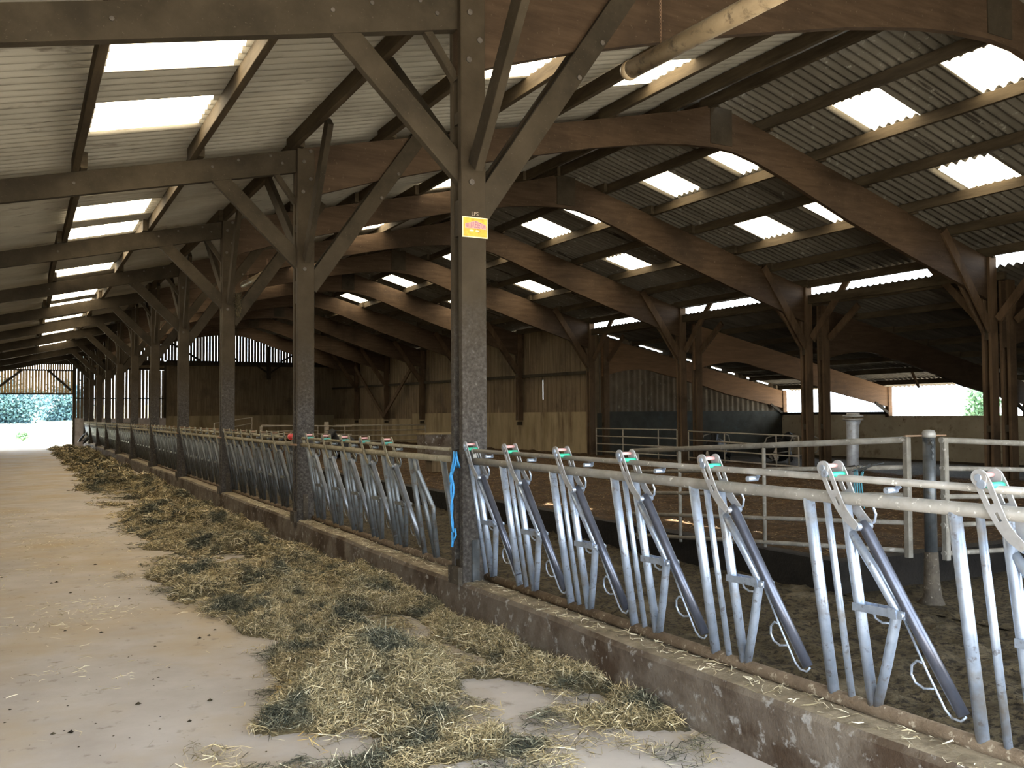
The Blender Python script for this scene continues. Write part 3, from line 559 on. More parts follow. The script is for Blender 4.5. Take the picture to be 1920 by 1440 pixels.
def fence_panel(k, heads, label, mats, rails, proto, y0, y1, extra_v=None):
    r = thing('feed_fence_panel', label, 'feed fence', (0, (y0 + y1) / 2, .32), 'self-locking feed fence panels')
    rm, up = rails
    MB().tube([P(y0, ZR - .004), P((y0 * 2 + y1) / 3, ZR - .010), P((y0 + 2 * y1) / 3, ZR - .006), P(y1, ZR - .002)], .0285, 12).build('top_rail', rm, r)
    MB().tube([P(y0 + .06, 1.388), P(y1 - .05, 1.390)], .0155, 10).build('pivot_rail', up, r)
    MB().tube([P(y0, ZB), P((y0 + y1) / 2, ZB - .004), P(y1, ZB)], .033, 12).build('bottom_rail', M['crust'], r)
    for yy in ((y1 - .07), (y0 + .4 if k == -1 else y0 + .08)):
        b = MB().tube([P(yy, 1.388), P(yy - .03, 1.388)], .023, 12).bar(P(yy - .015, 1.375), P(yy - .015, 1.30), .03, .03, up=(0, 1, 0)); b.build('rail_clamp', up, r)
    for h in heads:
        c = copy_tree(proto, r); c.location = Vector((0, h, 0)) - r.location
    if extra_v:
        for yv in extra_v:
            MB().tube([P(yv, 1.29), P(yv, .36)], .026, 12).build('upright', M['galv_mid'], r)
        yv = extra_v[0]
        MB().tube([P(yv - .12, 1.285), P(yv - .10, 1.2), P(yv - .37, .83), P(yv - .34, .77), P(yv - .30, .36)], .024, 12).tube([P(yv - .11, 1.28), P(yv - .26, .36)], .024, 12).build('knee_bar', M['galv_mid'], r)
    return r
near_m = (M['galv'], M['swing'], M['red']); old_m = (M['galv_old'], M['galv'], M['red']); dull_m = (M['galv_old'], M['galv_old'], M['rust'])
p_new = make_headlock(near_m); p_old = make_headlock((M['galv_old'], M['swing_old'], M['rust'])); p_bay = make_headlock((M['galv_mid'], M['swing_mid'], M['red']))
fence_panel(-1, [-.155, -.826, -1.559, -2.30, -3.05, -3.873, -4.625], 'nearest and newest panel of the galvanised feed fence, right of the sign post', near_m, (M['galv_dusty'], M['galv_dusty']), p_new, -5.3, -.125)
BAYN = ['between the sign post and the first post beyond it'] + ['between the %s and %s posts beyond the sign post' % (ORD[i], ORD[i + 1]) for i in range(1, 10)]
for k in range(10):
    if k == 0: hs = [4.49, 3.795, 3.09, 2.42, 1.75]
    else: hs = [5 * k + 4.70 - .69 * j for j in range(7)]
    fence_panel(k, hs, 'older self-locking feed fence panel %s' % BAYN[k], old_m, (M['rail_old'], M['rail_old']), p_bay if k == 0 else p_old, 5 * k + .13, 5 * k + 4.87, [1.17, .42] if k == 0 else None)
def kill(o):
    for c in list(o.children): kill(c)
    bpy.data.objects.remove(o)
kill(p_new); kill(p_old); kill(p_bay)
for n in range(1, 4):
    b = MB().tube([(-.13, 5 * n - .14, 1.305), (-.145, 5 * n - .05, 1.305), (-.145, 5 * n + .05, 1.305), (-.13, 5 * n + .14, 1.305)], .012, 8)
    tag(b.build('rail_strap', M['rust'], origin=(-.13, 5 * n, 1.305)), 'rusty strap tying the feed fence rails to the %s post beyond the sign post' % ORD[n], 'strap')
tag(MB().loft([((-.06, 5.28, 1.40), .01, .01, (0, 1, 0)), ((-.06, 5.32, 1.40), .05, .045, (0, 1, 0)), ((-.06, 5.40, 1.40), .05, .045, (0, 1, 0)), ((-.06, 5.44, 1.40), .012, .012, (0, 1, 0))], 10).build('float_ball', mat('red_plastic', [(.3, (.5, .03, .03)), (.7, (.62, .06, .06))], 6, rough=.4, bmp=0), origin=(-.06, 5.36, 1.36)), 'small red plastic ball on the fence rail beside the first post beyond the sign post', 'ball')

# ------------------------------------------------------------------ gates and barriers
def gate(label, A, Bp, ztA, ztB, n=5, sp=.25, verts=(0, .5, 1), r=.019, m='gate', top_r=None, grp=None, stiles=None, feet=None):
    A = Vector((*A, 0)); Bp = Vector((*Bp, 0)); g = thing('pen_gate', label, 'gate', (A.x, A.y, max(0.0, ztA - sp * (n - 1) - .1)), grp)
    for i in range(n):
        MB().tube([A + Vector((0, 0, ztA - sp * i)), (A + Bp) / 2 + Vector((0, 0, (ztA + ztB) / 2 - sp * i)), Bp + Vector((0, 0, ztB - sp * i))], (top_r or r) if i == 0 else r, 10).build('rail', M[m], g)
    for t in verts:
        p = A.lerp(Bp, t); zt = ztA + (ztB - ztA) * t
        MB().tube([p + Vector((0, 0, zt)), p + Vector((0, 0, zt - sp * (n - 1) - .05 if feet is None else feet))], r * .95, 10).build('upright', M[m], g)
    if stiles:
        for t in stiles:
            p = A.lerp(Bp, t); zt = ztA + (ztB - ztA) * t
            MB().bar(p + Vector((0, 0, zt + .02)), p + Vector((0, 0, zt - sp * (n - 1) - .06)), .055, .055, up=(0, 1, 0), c=.006).build('stile', M['gate_near'], g)
    return g
gate('long sagging tube gate hinged on the muddy steel post, left of it', (3.13, 2.05), (3.69, -1.36), 1.235, 1.435, sp=.247, verts=(.03, .22, .55), r=.021, m='gate_near', top_r=.029, stiles=(.995,))
gate('tube gate hinged on the muddy steel post, right of it', (3.90, -1.53), (7.6, -1.45), 1.43, 1.26, sp=.25, verts=(.55, 1), r=.022, m='gate_near', top_r=.027, stiles=(.012,))
r = thing('gate_post', 'stout galvanised gate post with rounded cap and mud-caked foot', 'post', (3.78, -1.50, 0))
MB().tube([(3.78, -1.50, .42), (3.78, -1.50, 1.47)], .053, 16).build('pipe', M['galv_old'], r)
MB().tube([(3.78, -1.50, 1.455), (3.78, -1.50, 1.49), (3.78, -1.50, 1.515), (3.78, -1.50, 1.522)], [.059, .059, .048, .02], 16).build('cap', M['galv_dusty'], r)
MB().tube([(3.77, -1.50, -.03), (3.775, -1.51, .06), (3.78, -1.50, .2), (3.78, -1.50, .45)], [.13, .078, .066, .057], 14).build('mud_sleeve', M['mudsteel'], r)
b = MB()
for z in (1.40, 1.34, 1.28): b.tube([(3.745 + .0, -1.555, z + .03), (3.757, -1.562, z + .012), (3.745, -1.56, z - .02), (3.733, -1.562, z + .012), (3.745, -1.555, z + .03)], .0045, 6)
b.build('hanging_chain', M['galv_old'], r)
MB().bar((3.55, -1.43, 1.47), (4.0, -1.50, 1.47), .03, .012).build('hinge_strap', M['rust'], r)
gate('tube gate closing the right side between the third and fourth arch posts', (14.3, 19.5), (14.3, 15.1), 1.18, 1.18, sp=.262, verts=(0, .36, .79, 1), r=.02, feet=.03)
gate('tube gate closing the right side between the second and third arch posts', (14.3, 14.56), (14.3, 10.2), 1.15, 1.08, sp=.262, verts=(0, .36, .82, 1), r=.02, feet=.03)
gate('dark tube gate across the far part of the resting area', (8.3, 30), (12.35, 30), 1.27, 1.25, n=4, sp=.215, verts=(.1, .5, 1), r=.022, feet=.25)
gate('short dark tube gate left of the far pen post', (5.2, 30), (7.55, 30), 1.27, 1.27, n=4, sp=.215, verts=(0, 1), r=.022, feet=.25)
tag(MB().tube([(7.92, 30, .2), (7.92, 30, 1.42)], .09, 12).build('pen_post', M['gate'], origin=(7.92, 30, .2)), 'thick post between the two far pen gates', 'post')
gate('tube barrier behind the feed fence, seen left of the first post', (4.0, 24.6), (7.0, 24.0), 1.36, 1.30, n=3, sp=.28, verts=(0, .42, .55), r=.022, feet=.25)
gate('tube barrier behind the feed fence, seen between second and third posts', (3.6, 31), (6.2, 36), 1.40, 1.62, n=3, sp=.28, verts=(0, .3, 1), r=.022, feet=.25)
r = thing('drinking_trough', 'brown concrete trough block on the bedding, left of the sign post', 'trough', (5.85, 14, .25))
MB().box(5.42, 6.32, 13.7, 14.2, .62, 1.22).build('basin', M['kerb'], r); MB().box(5.62, 6.3, 13.74, 14.16, .2, .62).build('plinth', M['board'], r); MB().box(5.40, 6.34, 13.66, 14.22, 1.20, 1.235).build('rim', M['wallcon'], r)
r = thing('flanged_pipe', 'upright galvanised pipe with a wide flanged head', 'pipe', (9.15, 4, .25))
MB().tube([(9.12, 4, .2), (9.15, 4, 1.2), (9.16, 4, 1.46), (9.17, 4, 1.56)], [.095, .098, .105, .13], 18).build('pipe', M['plate'], r)
MB().tube([(9.17, 4, 1.545), (9.17, 4, 1.575)], .165, 18).tube([(9.17, 4, 1.60), (9.17, 4, 1.63)], .165, 18).tube([(9.17, 4, 1.63), (9.17, 4, 1.67)], [.11, .10], 18).build('flange', M['galv_dusty'], r)
for cx, cy in ((16.4, 12.6), (16.6, 13.8), (17.2, 17.4)):
    b = MB().tube([(cx, cy, .1), (cx, cy, .75), (cx + .1, cy, .92), (cx + .35, cy, .98), (cx + 1.0, cy, .98), (cx + 1.2, cy, .9), (cx + 1.25, cy, .7), (cx + 1.1, cy, .5), (cx + .6, cy, .45), (cx + .02, cy, .42)], .022, 8)
    tag(b.build('cubicle_rail', M['gate'], origin=(cx, cy, .1)), {12.6: 'bent tube cubicle divider in the lean-to, nearest', 13.8: 'bent tube cubicle divider in the lean-to, second', 17.4: 'bent tube cubicle divider in the lean-to, behind the lying cows'}[cy], 'cubicle divider')

# ------------------------------------------------------------------ twine, sign, strip lights
r = thing('blue_rope', 'bright blue rope knotted round the rail at the sign post', 'rope', (-.16, .02, 1.33))
b = MB()
for k in range(2):
    o = .045 * k; b.tube([(-.115, -.06 + o, 1.25), (-.15, -.10 + o, 1.30), (-.155, -.085 + o, 1.35), (-.13, -.03 + o, 1.375), (-.10, .03 + o, 1.36), (-.09, .06 + o, 1.32), (-.115, .05 + o * .6, 1.27), (-.15, .015 + o * .3, 1.225), (-.158, -.005, 1.195)], .0085, 8)
    b.tube([(-.155, -.085 + o, 1.34), (-.16, -.07 + o, 1.28), (-.16, -.03, 1.22), (-.158, -.008, 1.19)], .0085, 8)
b.tube([(-.16, -.01, 1.22), (-.165, .01, 1.17), (-.155, .02, 1.13)], .014, 8); b.build('knot', M['blue'], r)
b = MB()
zz = np.linspace(1.2, .72, 14)
for k in range(2): b.tube([(-.158 + .008 * math.sin(z * 22 + k * 3), .005 + .012 * (1 if k else -1) * math.cos(z * 9) + (1.2 - z) * -.03 + .01 * math.sin(z * 16), z) for z in zz], .0095, 8)
b.tube([(-.155, -.01, .74), (-.15, -.045, .75), (-.15, -.055, .70), (-.155, -.03, .66), (-.158, .0, .70)], .009, 8); b.tube([(-.158, .0, .72), (-.155, -.005, .65), (-.158, .0, .60)], .011, 8); b.build('tail', M['blue'], r)
b = MB()
for k in range(5): b.tube([(3.52 + .02 * math.sin(k * 2.1), -.95 + .03 * k - .06, 1.15), (3.52, -.98 + .02 * k, 1.05 - .01 * k), (3.5 + .02 * math.cos(k), -.98 + .03 * k - .03, .80 - .02 * (k % 3))], .006, 6)
tag(b.build('twine', mat('faded_teal_twine', [(.3, (.06, .20, .26)), (.7, (.10, .30, .36))], 30, bmp=0), origin=(3.52, -.95, 1.15)), 'faded teal twine dangling from the second rail of the sagging gate', 'twine')
b = MB()
for k in range(4): b.tube([(3.55, -.70 - .12 * k, 1.15 + .02 * k), (3.53, -.9 - .05 * k, 1.19), (3.52, -1.0 + .04 * k, 1.13), (3.5, -1.1 - .05 * k, 1.20 + .01 * k)], .0045, 6)
tag(b.build('wire_tangle', M['galv_old'], origin=(3.53, -.9, 1.15)), 'grey wire tangled round the second rail of the sagging gate', 'wire')

def text_mesh(s, size):
    cu = bpy.data.curves.new('lettering', 'FONT'); cu.body = s; cu.size = size; cu.align_x = 'CENTER'; cu.resolution_u = 3
    o = bpy.data.objects.new('lettering', cu); COL.objects.link(o); bpy.context.view_layer.update()
    me = bpy.data.meshes.new_from_object(o.evaluated_get(bpy.context.evaluated_depsgraph_get())); bpy.data.objects.remove(o)
    return [tuple(v.co) for v in me.vertices], [tuple(p.vertices) for p in me.polygons]
SX0, SX1, SZ0, SZ1, SY = -.108, .124, 3.140, 3.310, -.1185
def sgn(u, v, y): # u, v in 0..1 on the plate, sheared a little like the photo
    return (SX0 + (SX1 - SX0) * u, y, SZ0 + (SZ1 - SZ0) * v)
r = thing('yellow_sign', 'small yellow enamel sign with arched purple lettering on the nearest post', 'sign', sgn(.5, .5, SY))
b = MB(); q = [sgn(u, v, SY + d) for d in (0, .004) for u, v in ((0, 0), (1, 0), (1, 1), (0, 1))]
b.add(q, [(0, 1, 2, 3), (7, 6, 5, 4), (0, 4, 5, 1), (1, 5, 6, 2), (2, 6, 7, 3), (3, 7, 4, 0)]); b.build('plate', M['cream'], r)
b = MB(); b.add([sgn(u, v, SY - .0012) for u, v in ((.035, .05), (.965, .05), (.965, .95), (.035, .95))], [(0, 1, 2, 3)]); b.build('field', M['yellow'], r)
def gable(u): return .80 - .42 * abs(u - .52)
b = MB(); us = np.linspace(.10, .93, 24); vs = []
for u in us: vs += [sgn(u, .45 - .05 * abs(u - .5), SY - .002), sgn(u, gable(u) + .03, SY - .002)]
b.add(vs, [(2*i, 2*i + 2, 2*i + 3, 2*i + 1) for i in range(len(us) - 1)]); b.build('banner', M['pink'], r)
tv, tf = text_mesh('BELLEVUE BETON', 1.0); x0 = min(v[0] for v in tv); x1 = max(v[0] for v in tv); h = max(v[1] for v in tv)
vs = []
for x, y, _ in tv:
    u = .13 + .77 * (x - x0) / (x1 - x0); lo = .485 - .05 * abs(u - .5); vs.append(sgn(u, lo + (gable(u) - lo) * max(0, y / h), SY - .003))
b = MB(); b.add(vs, tf); b.build('lettering', M['purple'], r)
b = MB()
for c in (.36, .58):
    ring = [sgn(c + .085 * math.cos(t), .33 + .045 * math.sin(t), SY - .003) for t in np.linspace(0, 2 * PI, 18, endpoint=False)]; b.add(ring, [tuple(range(18))])
b.build('pale_blot', M['cream'], r)
tv, tf = text_mesh('LPS', .045); b = MB(); b.add([(x + .01, -.1125, y + 3.325) for x, y, _ in tv], tf)
tag(b.build('chalk_mark', M['chalk'], origin=(.01, -.1125, 3.34)), 'faint chalk letters written on the post above the yellow sign', 'writing')

LIGHTN = ['nearest', 'second', 'third', 'fourth']
for i, (yc, L, z) in enumerate(((-1.75, 2.5, 4.60), (13.5, 2.6, 4.73), (28.2, 2.6, 4.85), (43.5, 2.6, 4.95))):
    r = thing('strip_light', '%s dusty tubular strip light hanging under the arches on thin chains' % LIGHTN[i], 'strip light', (1.3, yc, z), 'hanging strip lights')
    y0, y1 = yc - L / 2, yc + L / 2; ti = .03 if i == 0 else .02
    MB().tube([(1.3, y0, z - ti), (1.3, y1, z + ti)], .078, 20).build('housing', M['tube'], r)
    for y, zz, s in ((y0, z - ti, -1), (y1, z + ti, 1)): MB().tube([(1.3, y - s * .05, zz), (1.3, y, zz), (1.3, y + s * .03, zz)], [.083, .083, .07], 20).build('end_cap', M['tube'], r)
    for y in (y0 + .3, y1 - .45):
        b = MB(); top = 5.05 if i else 5.18; nl = int((top - z - .07) / .028); 
        for k in range(nl):
            zc = z + .075 + .028 * k; a = k % 2
            b.tube([(1.3 + (.008 * math.cos(t) if a else 0), y + (0 if a else .008 * math.cos(t)), zc + .017 * math.sin(t)) for t in np.linspace(0, 2 * PI, 9)], .0026, 5, caps=False)
        b.build('chain', M['rust'], r)

# ------------------------------------------------------------------ cattle
def cow(name, label, loc, rz, pose, seed):
    b = MB(); X = lambda *r: r
    if pose == 'feed':
        spine = [((-.95, 0, 1.12), .10, .16, (1, 0, 0)), ((-.85, 0, 1.10), .24, .26, (1, 0, 0)), ((-.55, 0, 1.03), .30, .34, (1, 0, 0)), ((-.1, 0, .98), .34, .40, (1, 0, 0)), ((.35, 0, 1.0), .31, .38, (1, 0, 0)), ((.65, 0, 1.05), .24, .33, (1, 0, -.1)), ((.85, 0, 1.02), .15, .23, (1, 0, -.45)), ((1.10, 0, .84), .11, .16, (1, 0, -.7)), ((1.28, 0, .70), .10, .13, (1, 0, -.6)), ((1.38, .0, .64), .105, .12, (1, 0, -.75)), ((1.52, 0, .50), .085, .095, (1, 0, -1)), ((1.64, 0, .36), .065, .07, (1, 0, -1)), ((1.70, 0, .29), .06, .055, (1, 0, -1)), ((1.72, 0, .27), .03, .03, (1, 0, -1))]
        b.loft(spine, 16)
        for s in (-1, 1):
            b.loft([((.55, s * .16, 1.0), .10, .13, (0, 0, -1)), ((.57, s * .17, .66), .065, .075, (0, 0, -1)), ((.56, s * .17, .42), .05, .055, (0, 0, -1)), ((.56, s * .17, .16), .035, .04, (0, 0, -1)), ((.58, s * .17, .06), .05, .06, (0, 0, -1)), ((.58, s * .17, 0), .055, .065, (0, 0, -1))], 10)
            b.loft([((-.70, s * .17, 1.0), .13, .20, (0, 0, -1)), ((-.66, s * .18, .70), .09, .12, (.2, 0, -1)), ((-.78, s * .18, .48), .055, .07, (-.3, 0, -1)), ((-.80, s * .18, .24), .038, .045, (0, 0, -1)), ((-.76, s * .18, .06), .05, .06, (0, 0, -1)), ((-.75, s * .18, 0), .055, .065, (0, 0, -1))], 10)
            b.loft([((1.36, s * .10, .70), .03, .02, (0, s, .1)), ((1.34, s * .18, .715), .05, .02, (0, s, 0)), ((1.33, s * .27, .69), .02, .01, (0, s, -.2))], 8)
        b.loft([((-.97, 0, 1.2), .03, .03, (-.4, 0, -1)), ((-1.02, 0, .8), .02, .02, (0, 0, -1)), ((-1.02, 0, .45), .04, .04, (0, 0, -1)), ((-1.02, 0, .38), .01, .01, (0, 0, -1))], 8)
    else:
        spine = [((-.85, 0, .42), .10, .12, (1, 0, 0)), ((-.75, 0, .42), .28, .26, (1, 0, 0)), ((-.45, 0, .42), .37, .35, (1, 0, 0)), ((-.05, 0, .42), .40, .39, (1, 0, 0)), ((.35, 0, .43), .33, .38, (1, 0, 0)), ((.60, 0, .50), .22, .30, (1, 0, .5)), ((.78, 0, .66), .13, .19, (1, 0, 1)), ((.90, 0, .82), .11, .14, (1, 0, .9)), ((1.02, 0, .90), .115, .13, (1, 0, -.1)), ((1.16, 0, .85), .095, .11, (1, 0, -.5)), ((1.30, 0, .76), .07, .08, (1, 0, -.55)), ((1.38, 0, .71), .06, .06, (1, 0, -.5)), ((1.40, 0, .70), .03, .03, (1, 0, -.5))]
        b.loft(spine, 16)
        for s in (-1, 1):
            b.loft([((.45, s * .22, .30), .10, .12, (1, 0, -.5)), ((.66, s * .24, .12), .06, .07, (1, 0, -.4)), ((.50, s * .27, .07), .05, .05, (-1, 0, 0)), ((.32, s * .28, .06), .05, .05, (-1, 0, 0))], 8)
            b.loft([((-.50, s * .28, .34), .14, .2, (1, s * .4, -.3)), ((-.28, s * .44, .22), .10, .12, (1, 0, -.5)), ((-.20, s * .46, .10), .06, .07, (0, 0, -1)), ((.05, s * .46, .06), .05, .05, (1, 0, 0))], 8)
            b.loft([((1.0, s * .10, .95), .03, .02, (0, s, .2)), ((.98, s * .18, .975), .05, .02, (0, s, .1)), ((.97, s * .27, .96), .02, .01, (0, s, -.1))], 8)
    o = b.build(name, M['cow'] if seed in (1, 3) else M['cow_dark']); o.location = loc; o.rotation_euler = (0, 0, rz)
    md = o.modifiers.new('fuse', 'REMESH'); md.mode = 'VOXEL'; md.voxel_size = .032; md.use_smooth_shade = True
    sm = o.modifiers.new('soften', 'SMOOTH'); sm.factor = .5; sm.iterations = 3
    return tag(o, label, 'cow')
cow('cow', 'black and white cow feeding with its head through the fence, at the far end', (1.25, 48.1, 0.02), PI, 'feed', 1)
cow('cow', 'dark cow feeding through the fence between the last posts, nearer than the other feeding cow', (1.35, 45.6, 0.02), PI * .97, 'feed', 2)
cow('cow', 'cow lying on the bedding, seen just over the fence rail before the far gate', (6.2, 22.6, .24), -2.2, 'lie', 3)
cow('cow', 'black cow with white face marks lying in the lean-to, left of the pair', (17.2, 16.7, .06), -2.3, 'lie', 4)
cow('cow', 'black cow lying in the lean-to beside a cubicle divider, right of the pair', (18.5, 15.2, .06), -2.0, 'lie', 5)

# ------------------------------------------------------------------ hay along the feed fence
def hay_h(X, Y):
    edge = -1.80 + .95 * (fbm(Y * .55 + 3, Y * .11, 3) - .47) + .5 * (fbm(X * 2.2 + 7, Y * 2.4 + 1, 3) - .45) - .45 * np.clip((-1.2 - Y) / 1.2, 0, 1)
    band = np.clip((X - edge) / .30, 0, 1) * np.clip((-.06 - X) / .10, 0, 1)
    near = np.clip((Y + 2.9 + np.clip(X + 1.0, -1, .6) * .15) / .5, 0, 1); far = np.clip((49 - Y) / 2, 0, 1)
    n = fbm(X * 1.5 + 9, Y * 1.35, 4); n2 = vnoise(X * 2.6 + 4, Y * 2.3)
    cl = np.clip((n - .40) * 4.0, 0, 1.3) * (.18 + 1.25 * n2 * n2 + .25 * vnoise(X * 6 + 1, Y * 5.5))
    ridge = .55 + .75 * np.exp(-((X + 1.0) / .55) ** 2)
    bare = 1 - .97 * np.exp(-(((X + .55) / .28) ** 2 + ((Y + .9) / .95) ** 2)) - .6 * np.exp(-(((X + .35) / .25) ** 2 + ((Y - 4) / 2.2) ** 2))
    return band * near * far * np.clip(bare, 0, 1) * (cl * .20 * ridge + .010 * np.clip((n - .34) * 7, 0, 1))
def hay_thin(X, Y):
    edge = -2.15 + .9 * (fbm(Y * .55 + 3, Y * .11, 3) - .47) - .55 * np.clip((-1.2 - Y) / 1.2, 0, 1)
    n = fbm(X * 2.8 + 2, Y * 2.4 + 8, 3)
    return .034 * np.clip((X - edge) / .6, 0, 1) * np.clip((-.09 - X) / .05, 0, 1) * np.clip((n - .36) * 6, 0, 1) * np.clip((Y + 3.5) / .6, 0, 1)
xs = np.arange(-2.9, -.11, .035); ys = np.concatenate([np.arange(-3.8, 8, .04), np.arange(8, 22, .08), np.arange(22, 49.5, .16)])
X, Y = np.meshgrid(xs, ys); H = hay_h(X, Y); Z = np.where(H > .006, H * .9 + .012 * (vnoise(X * 18, Y * 18) - .5), -.02)
hb = grid_obj('hay_bed', xs, ys, Z, M['haymat'])
def strands(n, xr, yr, lmin, lmax, w, hf, m, name, lift=.02, up=.35, thr=.004):
    out = []; tot = 0; co = np.zeros((0, 3))
    x = RNG.uniform(*xr, n * 6); y = RNG.uniform(*yr, n * 6); h = hf(x, y)
    pr = np.clip(h / .05, 0, 1); k = (RNG.random(len(x)) < pr) & (h > thr); x, y, h = x[k][:n], y[k][:n], h[k][:n]; n = len(x)
    a = RNG.uniform(0, 2 * PI, n); L = RNG.uniform(lmin, lmax, n) * RNG.uniform(.6, 1, n); sl = RNG.normal(0, up, n)
    d = np.stack([np.cos(a) * np.cos(sl), np.sin(a) * np.cos(sl), np.sin(sl)], -1); sd = np.stack([-np.sin(a), np.cos(a), RNG.normal(0, .6, n)], -1); sd /= np.linalg.norm(sd, axis=1)[:, None]
    c = np.stack([x, y, h + RNG.random(n) * lift + .004], -1); ww = (w * RNG.uniform(.5, 1.3, n))[:, None]; bend = np.stack([np.zeros(n), np.zeros(n), RNG.normal(0, .12, n) * L], -1)
    side = np.stack([-np.sin(a), np.cos(a), np.zeros(n)], -1) * (RNG.normal(0, .12, n) * L)[:, None]
    p0 = c - d * L[:, None] / 2; p1 = c + bend + side; p2 = c + d * L[:, None] / 2
    for p in (p0, p1, p2): p[:, 2] = np.maximum(p[:, 2], .004)
    co = np.stack([p0 - sd * ww * .5, p0 + sd * ww * .5, p1 - sd * ww, p1 + sd * ww, p2 - sd * ww * .4, p2 + sd * ww * .4], 1).reshape(-1, 3)
    i = np.arange(n) * 6; q = np.concatenate([np.stack([i, i + 1, i + 3, i + 2], -1), np.stack([i + 2, i + 3, i + 5, i + 4], -1)])
    return co, q
def merge(parts, name, m):
    co = np.concatenate([p[0] for p in parts]); o = 0; q = []
    for c, f in parts: q.append(f + o); o += len(c)
    return np_mesh(name, co, np.concatenate(q), m)
hp = [strands(32000, (-3.0, -.13), (-3.8, 4), .04, .17, .0022, hay_thin, None, '', .006, .05), strands(14000, (-3.0, -.13), (4, 20), .06, .2, .006, hay_thin, None, '', .006, .05), strands(105000, (-2.7, -.13), (-3.6, 1.5), .04, .19, .0023, hay_h, None, '', .03, .4), strands(56000, (-2.6, -.13), (1.5, 7), .05, .20, .0034, hay_h, None, ''),
      strands(36000, (-2.5, -.13), (7, 18), .07, .24, .0055, hay_h, None, ''), strands(16000, (-2.5, -.13), (18, 48), .12, .4, .014, hay_h, None, '')]
hay = merge(hp, 'hay', M['hay']); hay['kind'] = 'stuff'; tag(hay, 'long windrow of loose grey-green hay lying along the feed kerb', 'hay')
hb.parent = hay; hb['kind'] = 'stuff'
def patchf(ps, base=0.0):
    def f(x, y):
        t = np.full(x.shape, base)
        for cx, cy, rx, ry, k in ps: t = np.maximum(t, k * np.exp(-((x - cx) / rx) ** 2 - ((y - cy) / ry) ** 2))
        return t * (.4 + .9 * vnoise(x * 6, y * 6))
    def g(x, y): return f(x, y)
    return g
ff = patchf([(-2.75, 1.9, .35, .5, .03), (-3.15, 1.45, .35, .4, .018), (-2.7, -.45, .16, .12, .02), (-3.05, -.15, .2, .2, .016), (-2.3, 3.6, .4, .9, .010), (-2.9, 7, .8, 1.5, .012), (-2.4, -.35, .12, .12, .018), (-3.2, 4.2, .6, .6, .01), (-3.6, 10, .8, 3, .01)], .0007)
lo = [strands(7500, (-4.8, -.2), (-3.8, 12), .03, .14, .0028, ff, None, '', .004, .03, 0.0), strands(1500, (-.10, .14), (-4.8, 8), .03, .12, .0030, lambda x, y: np.full(x.shape, .02), None, '', .006, .05)]
lo[1][0][:, 2] += .322 - .02
fl = merge(lo, 'scattered_hay', M['stalk']); fl['kind'] = 'stuff'; tag(fl, 'stray hay stalks scattered on the concrete passage and kerb', 'hay')
b = MB()
for k in range(230):
    cx = RNG.uniform(-4.6, -1.9); cy = RNG.uniform(-3.2, 5.0); r_ = .005 + .016 * RNG.random() ** 3
    v = [(cx + r_ * RNG.uniform(.6, 1.3), cy, .003), (cx, cy + r_ * RNG.uniform(.6, 1.3), .003), (cx - r_, cy, .003), (cx, cy - r_ * RNG.uniform(.6, 1.2), .003), (cx, cy, r_ * .8)]
    b.add(v, [(0, 1, 4), (1, 2, 4), (2, 3, 4), (3, 0, 4)])
cr = b.build('dung_crumbs', M['dung']); cr['kind'] = 'stuff'; tag(cr, 'small dark dung crumbs scattered over the bare concrete passage', 'dung')
sf = patchf([(-1.83, -1.27, .07, .07, .05), (-1.70, -1.44, .09, .05, .05), (-2.15, -1.35, .08, .05, .012), (-1.95, -2.2, .06, .2, .012)])
st = merge([strands(420, (-2.3, -1.5), (-2.6, -1.0), .06, .18, .0042, sf, None, '', .015, .25)], 'straw_wisps', M['straw']); st['kind'] = 'stuff'; tag(st, 'golden straw wisps on bare concrete left of the hay', 'straw')
nest = merge([strands(320, (.12, .20), (9.80, 9.90), .06, .2, .0035, lambda x, y: np.full(x.shape, .05), None, '', .42, 1.3)], 'caught_hay', island_mat('dark_caught_hay', [(0, (.03, .024, .012)), (1, (.13, .10, .045))])); nest.data.transform(Matrix.Translation((0, 0, 3.42)))
nest['kind'] = 'stuff'; tag(nest, 'wisp of hay caught in the braces of the second post beyond the sign post', 'hay')
bf = lambda x, y: .27 + .09 * (fbm(x * 2.2, y * 2.2) - .47) * 2
def bedst(x, y): return np.full(x.shape, .05)
co, q = strands(30000, (3.6, 14), (-.6, 22), .03, .10, .0032, bedst, None, '', .01, .06); co[:, 2] += bf(co[:, 0], co[:, 1]) - .05
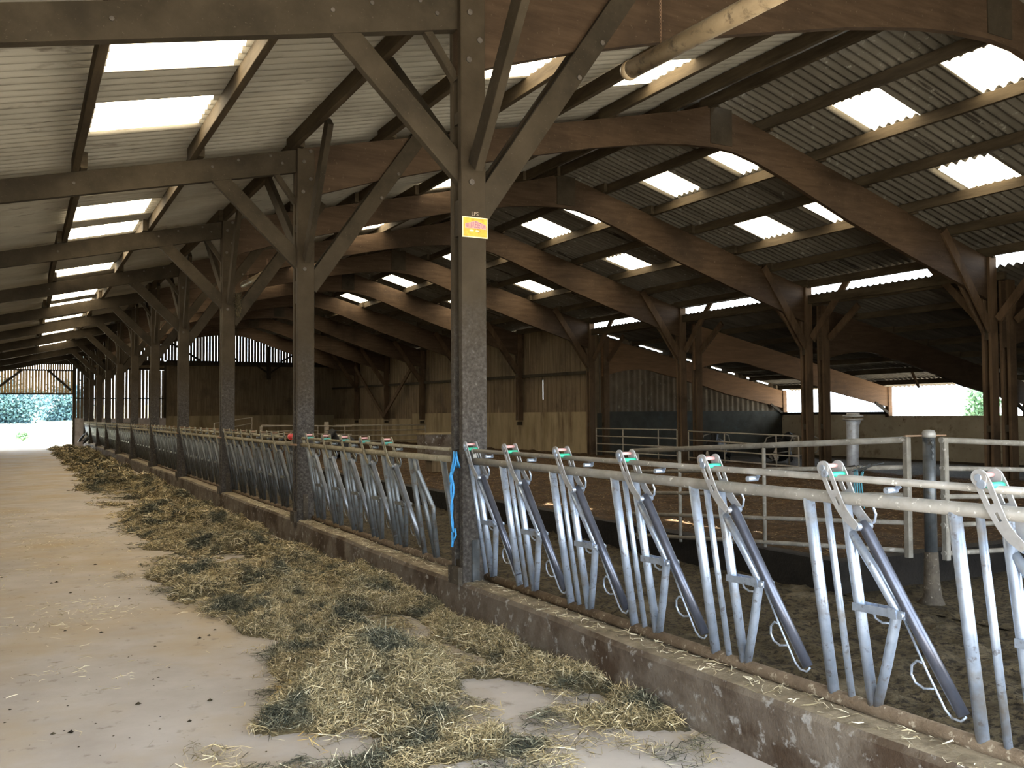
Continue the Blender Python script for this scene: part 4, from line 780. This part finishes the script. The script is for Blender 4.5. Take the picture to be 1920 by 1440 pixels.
bs = np_mesh('bedding_straw', co, q, island_mat('trampled_straw', [(0, (.05, .03, .012)), (.6, (.13, .08, .033)), (1, (.30, .21, .095))])); bs['kind'] = 'stuff'; tag(bs, 'trampled brown straw over the raised resting area', 'straw bedding')

# ------------------------------------------------------------------ trees outside
def tree(label, x, y, z, hgt, rad, m, n, leaf, grp=None, trunk=.25, low=.15):
    r = thing('tree', label, 'tree', (x, y, z), grp)
    MB().tube([(x, y, z - .3), (x + .1, y, z + hgt * .4), (x, y + .1, z + hgt * .8)], [trunk, trunk * .7, trunk * .25], 10).build('trunk', M['bark'], r)
    cs = RNG.normal(0, 1, (26, 3)); cs /= np.linalg.norm(cs, axis=1)[:, None]; cs *= RNG.uniform(.35, .8, 26)[:, None]
    ci = RNG.integers(0, 26, n); pt = cs[ci] + RNG.normal(0, .17, (n, 3))
    c = pt * np.array([rad, rad, hgt * (1 - low) / 2]) + np.array([x, y, z + hgt * (1 + low) / 2])
    u = RNG.normal(0, 1, (n, 3)); u /= np.linalg.norm(u, axis=1)[:, None]; v = np.cross(u, RNG.normal(0, 1, (n, 3))); v /= np.linalg.norm(v, axis=1)[:, None]
    s = (leaf * RNG.uniform(.5, 1.2, n))[:, None]; co = np.stack([c - u * s, c + v * s * .6, c + u * s, c - v * s * .6], 1).reshape(-1, 3) - np.array([x, y, z])
    o = np_mesh('foliage', co, np.arange(n * 4).reshape(-1, 4), m); o.parent = r
    return r
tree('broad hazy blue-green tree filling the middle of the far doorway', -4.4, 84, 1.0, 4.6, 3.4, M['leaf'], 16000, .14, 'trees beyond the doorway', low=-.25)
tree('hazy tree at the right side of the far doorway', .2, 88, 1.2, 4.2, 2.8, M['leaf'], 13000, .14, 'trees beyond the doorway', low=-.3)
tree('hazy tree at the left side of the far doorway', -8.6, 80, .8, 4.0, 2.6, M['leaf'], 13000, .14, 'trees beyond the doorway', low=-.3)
tree('small pale green bush on the bright yard bank beyond the doorway', -3.1, 66, .1, .6, .45, M['leaf2'], 700, .12, low=.0, trunk=.05)
tree('small leafy tree seen over the outer wall on the right', 34.2, 18.4, -.1, 3.1, 1.0, M['leaf2'], 1500, .13, trunk=.06)
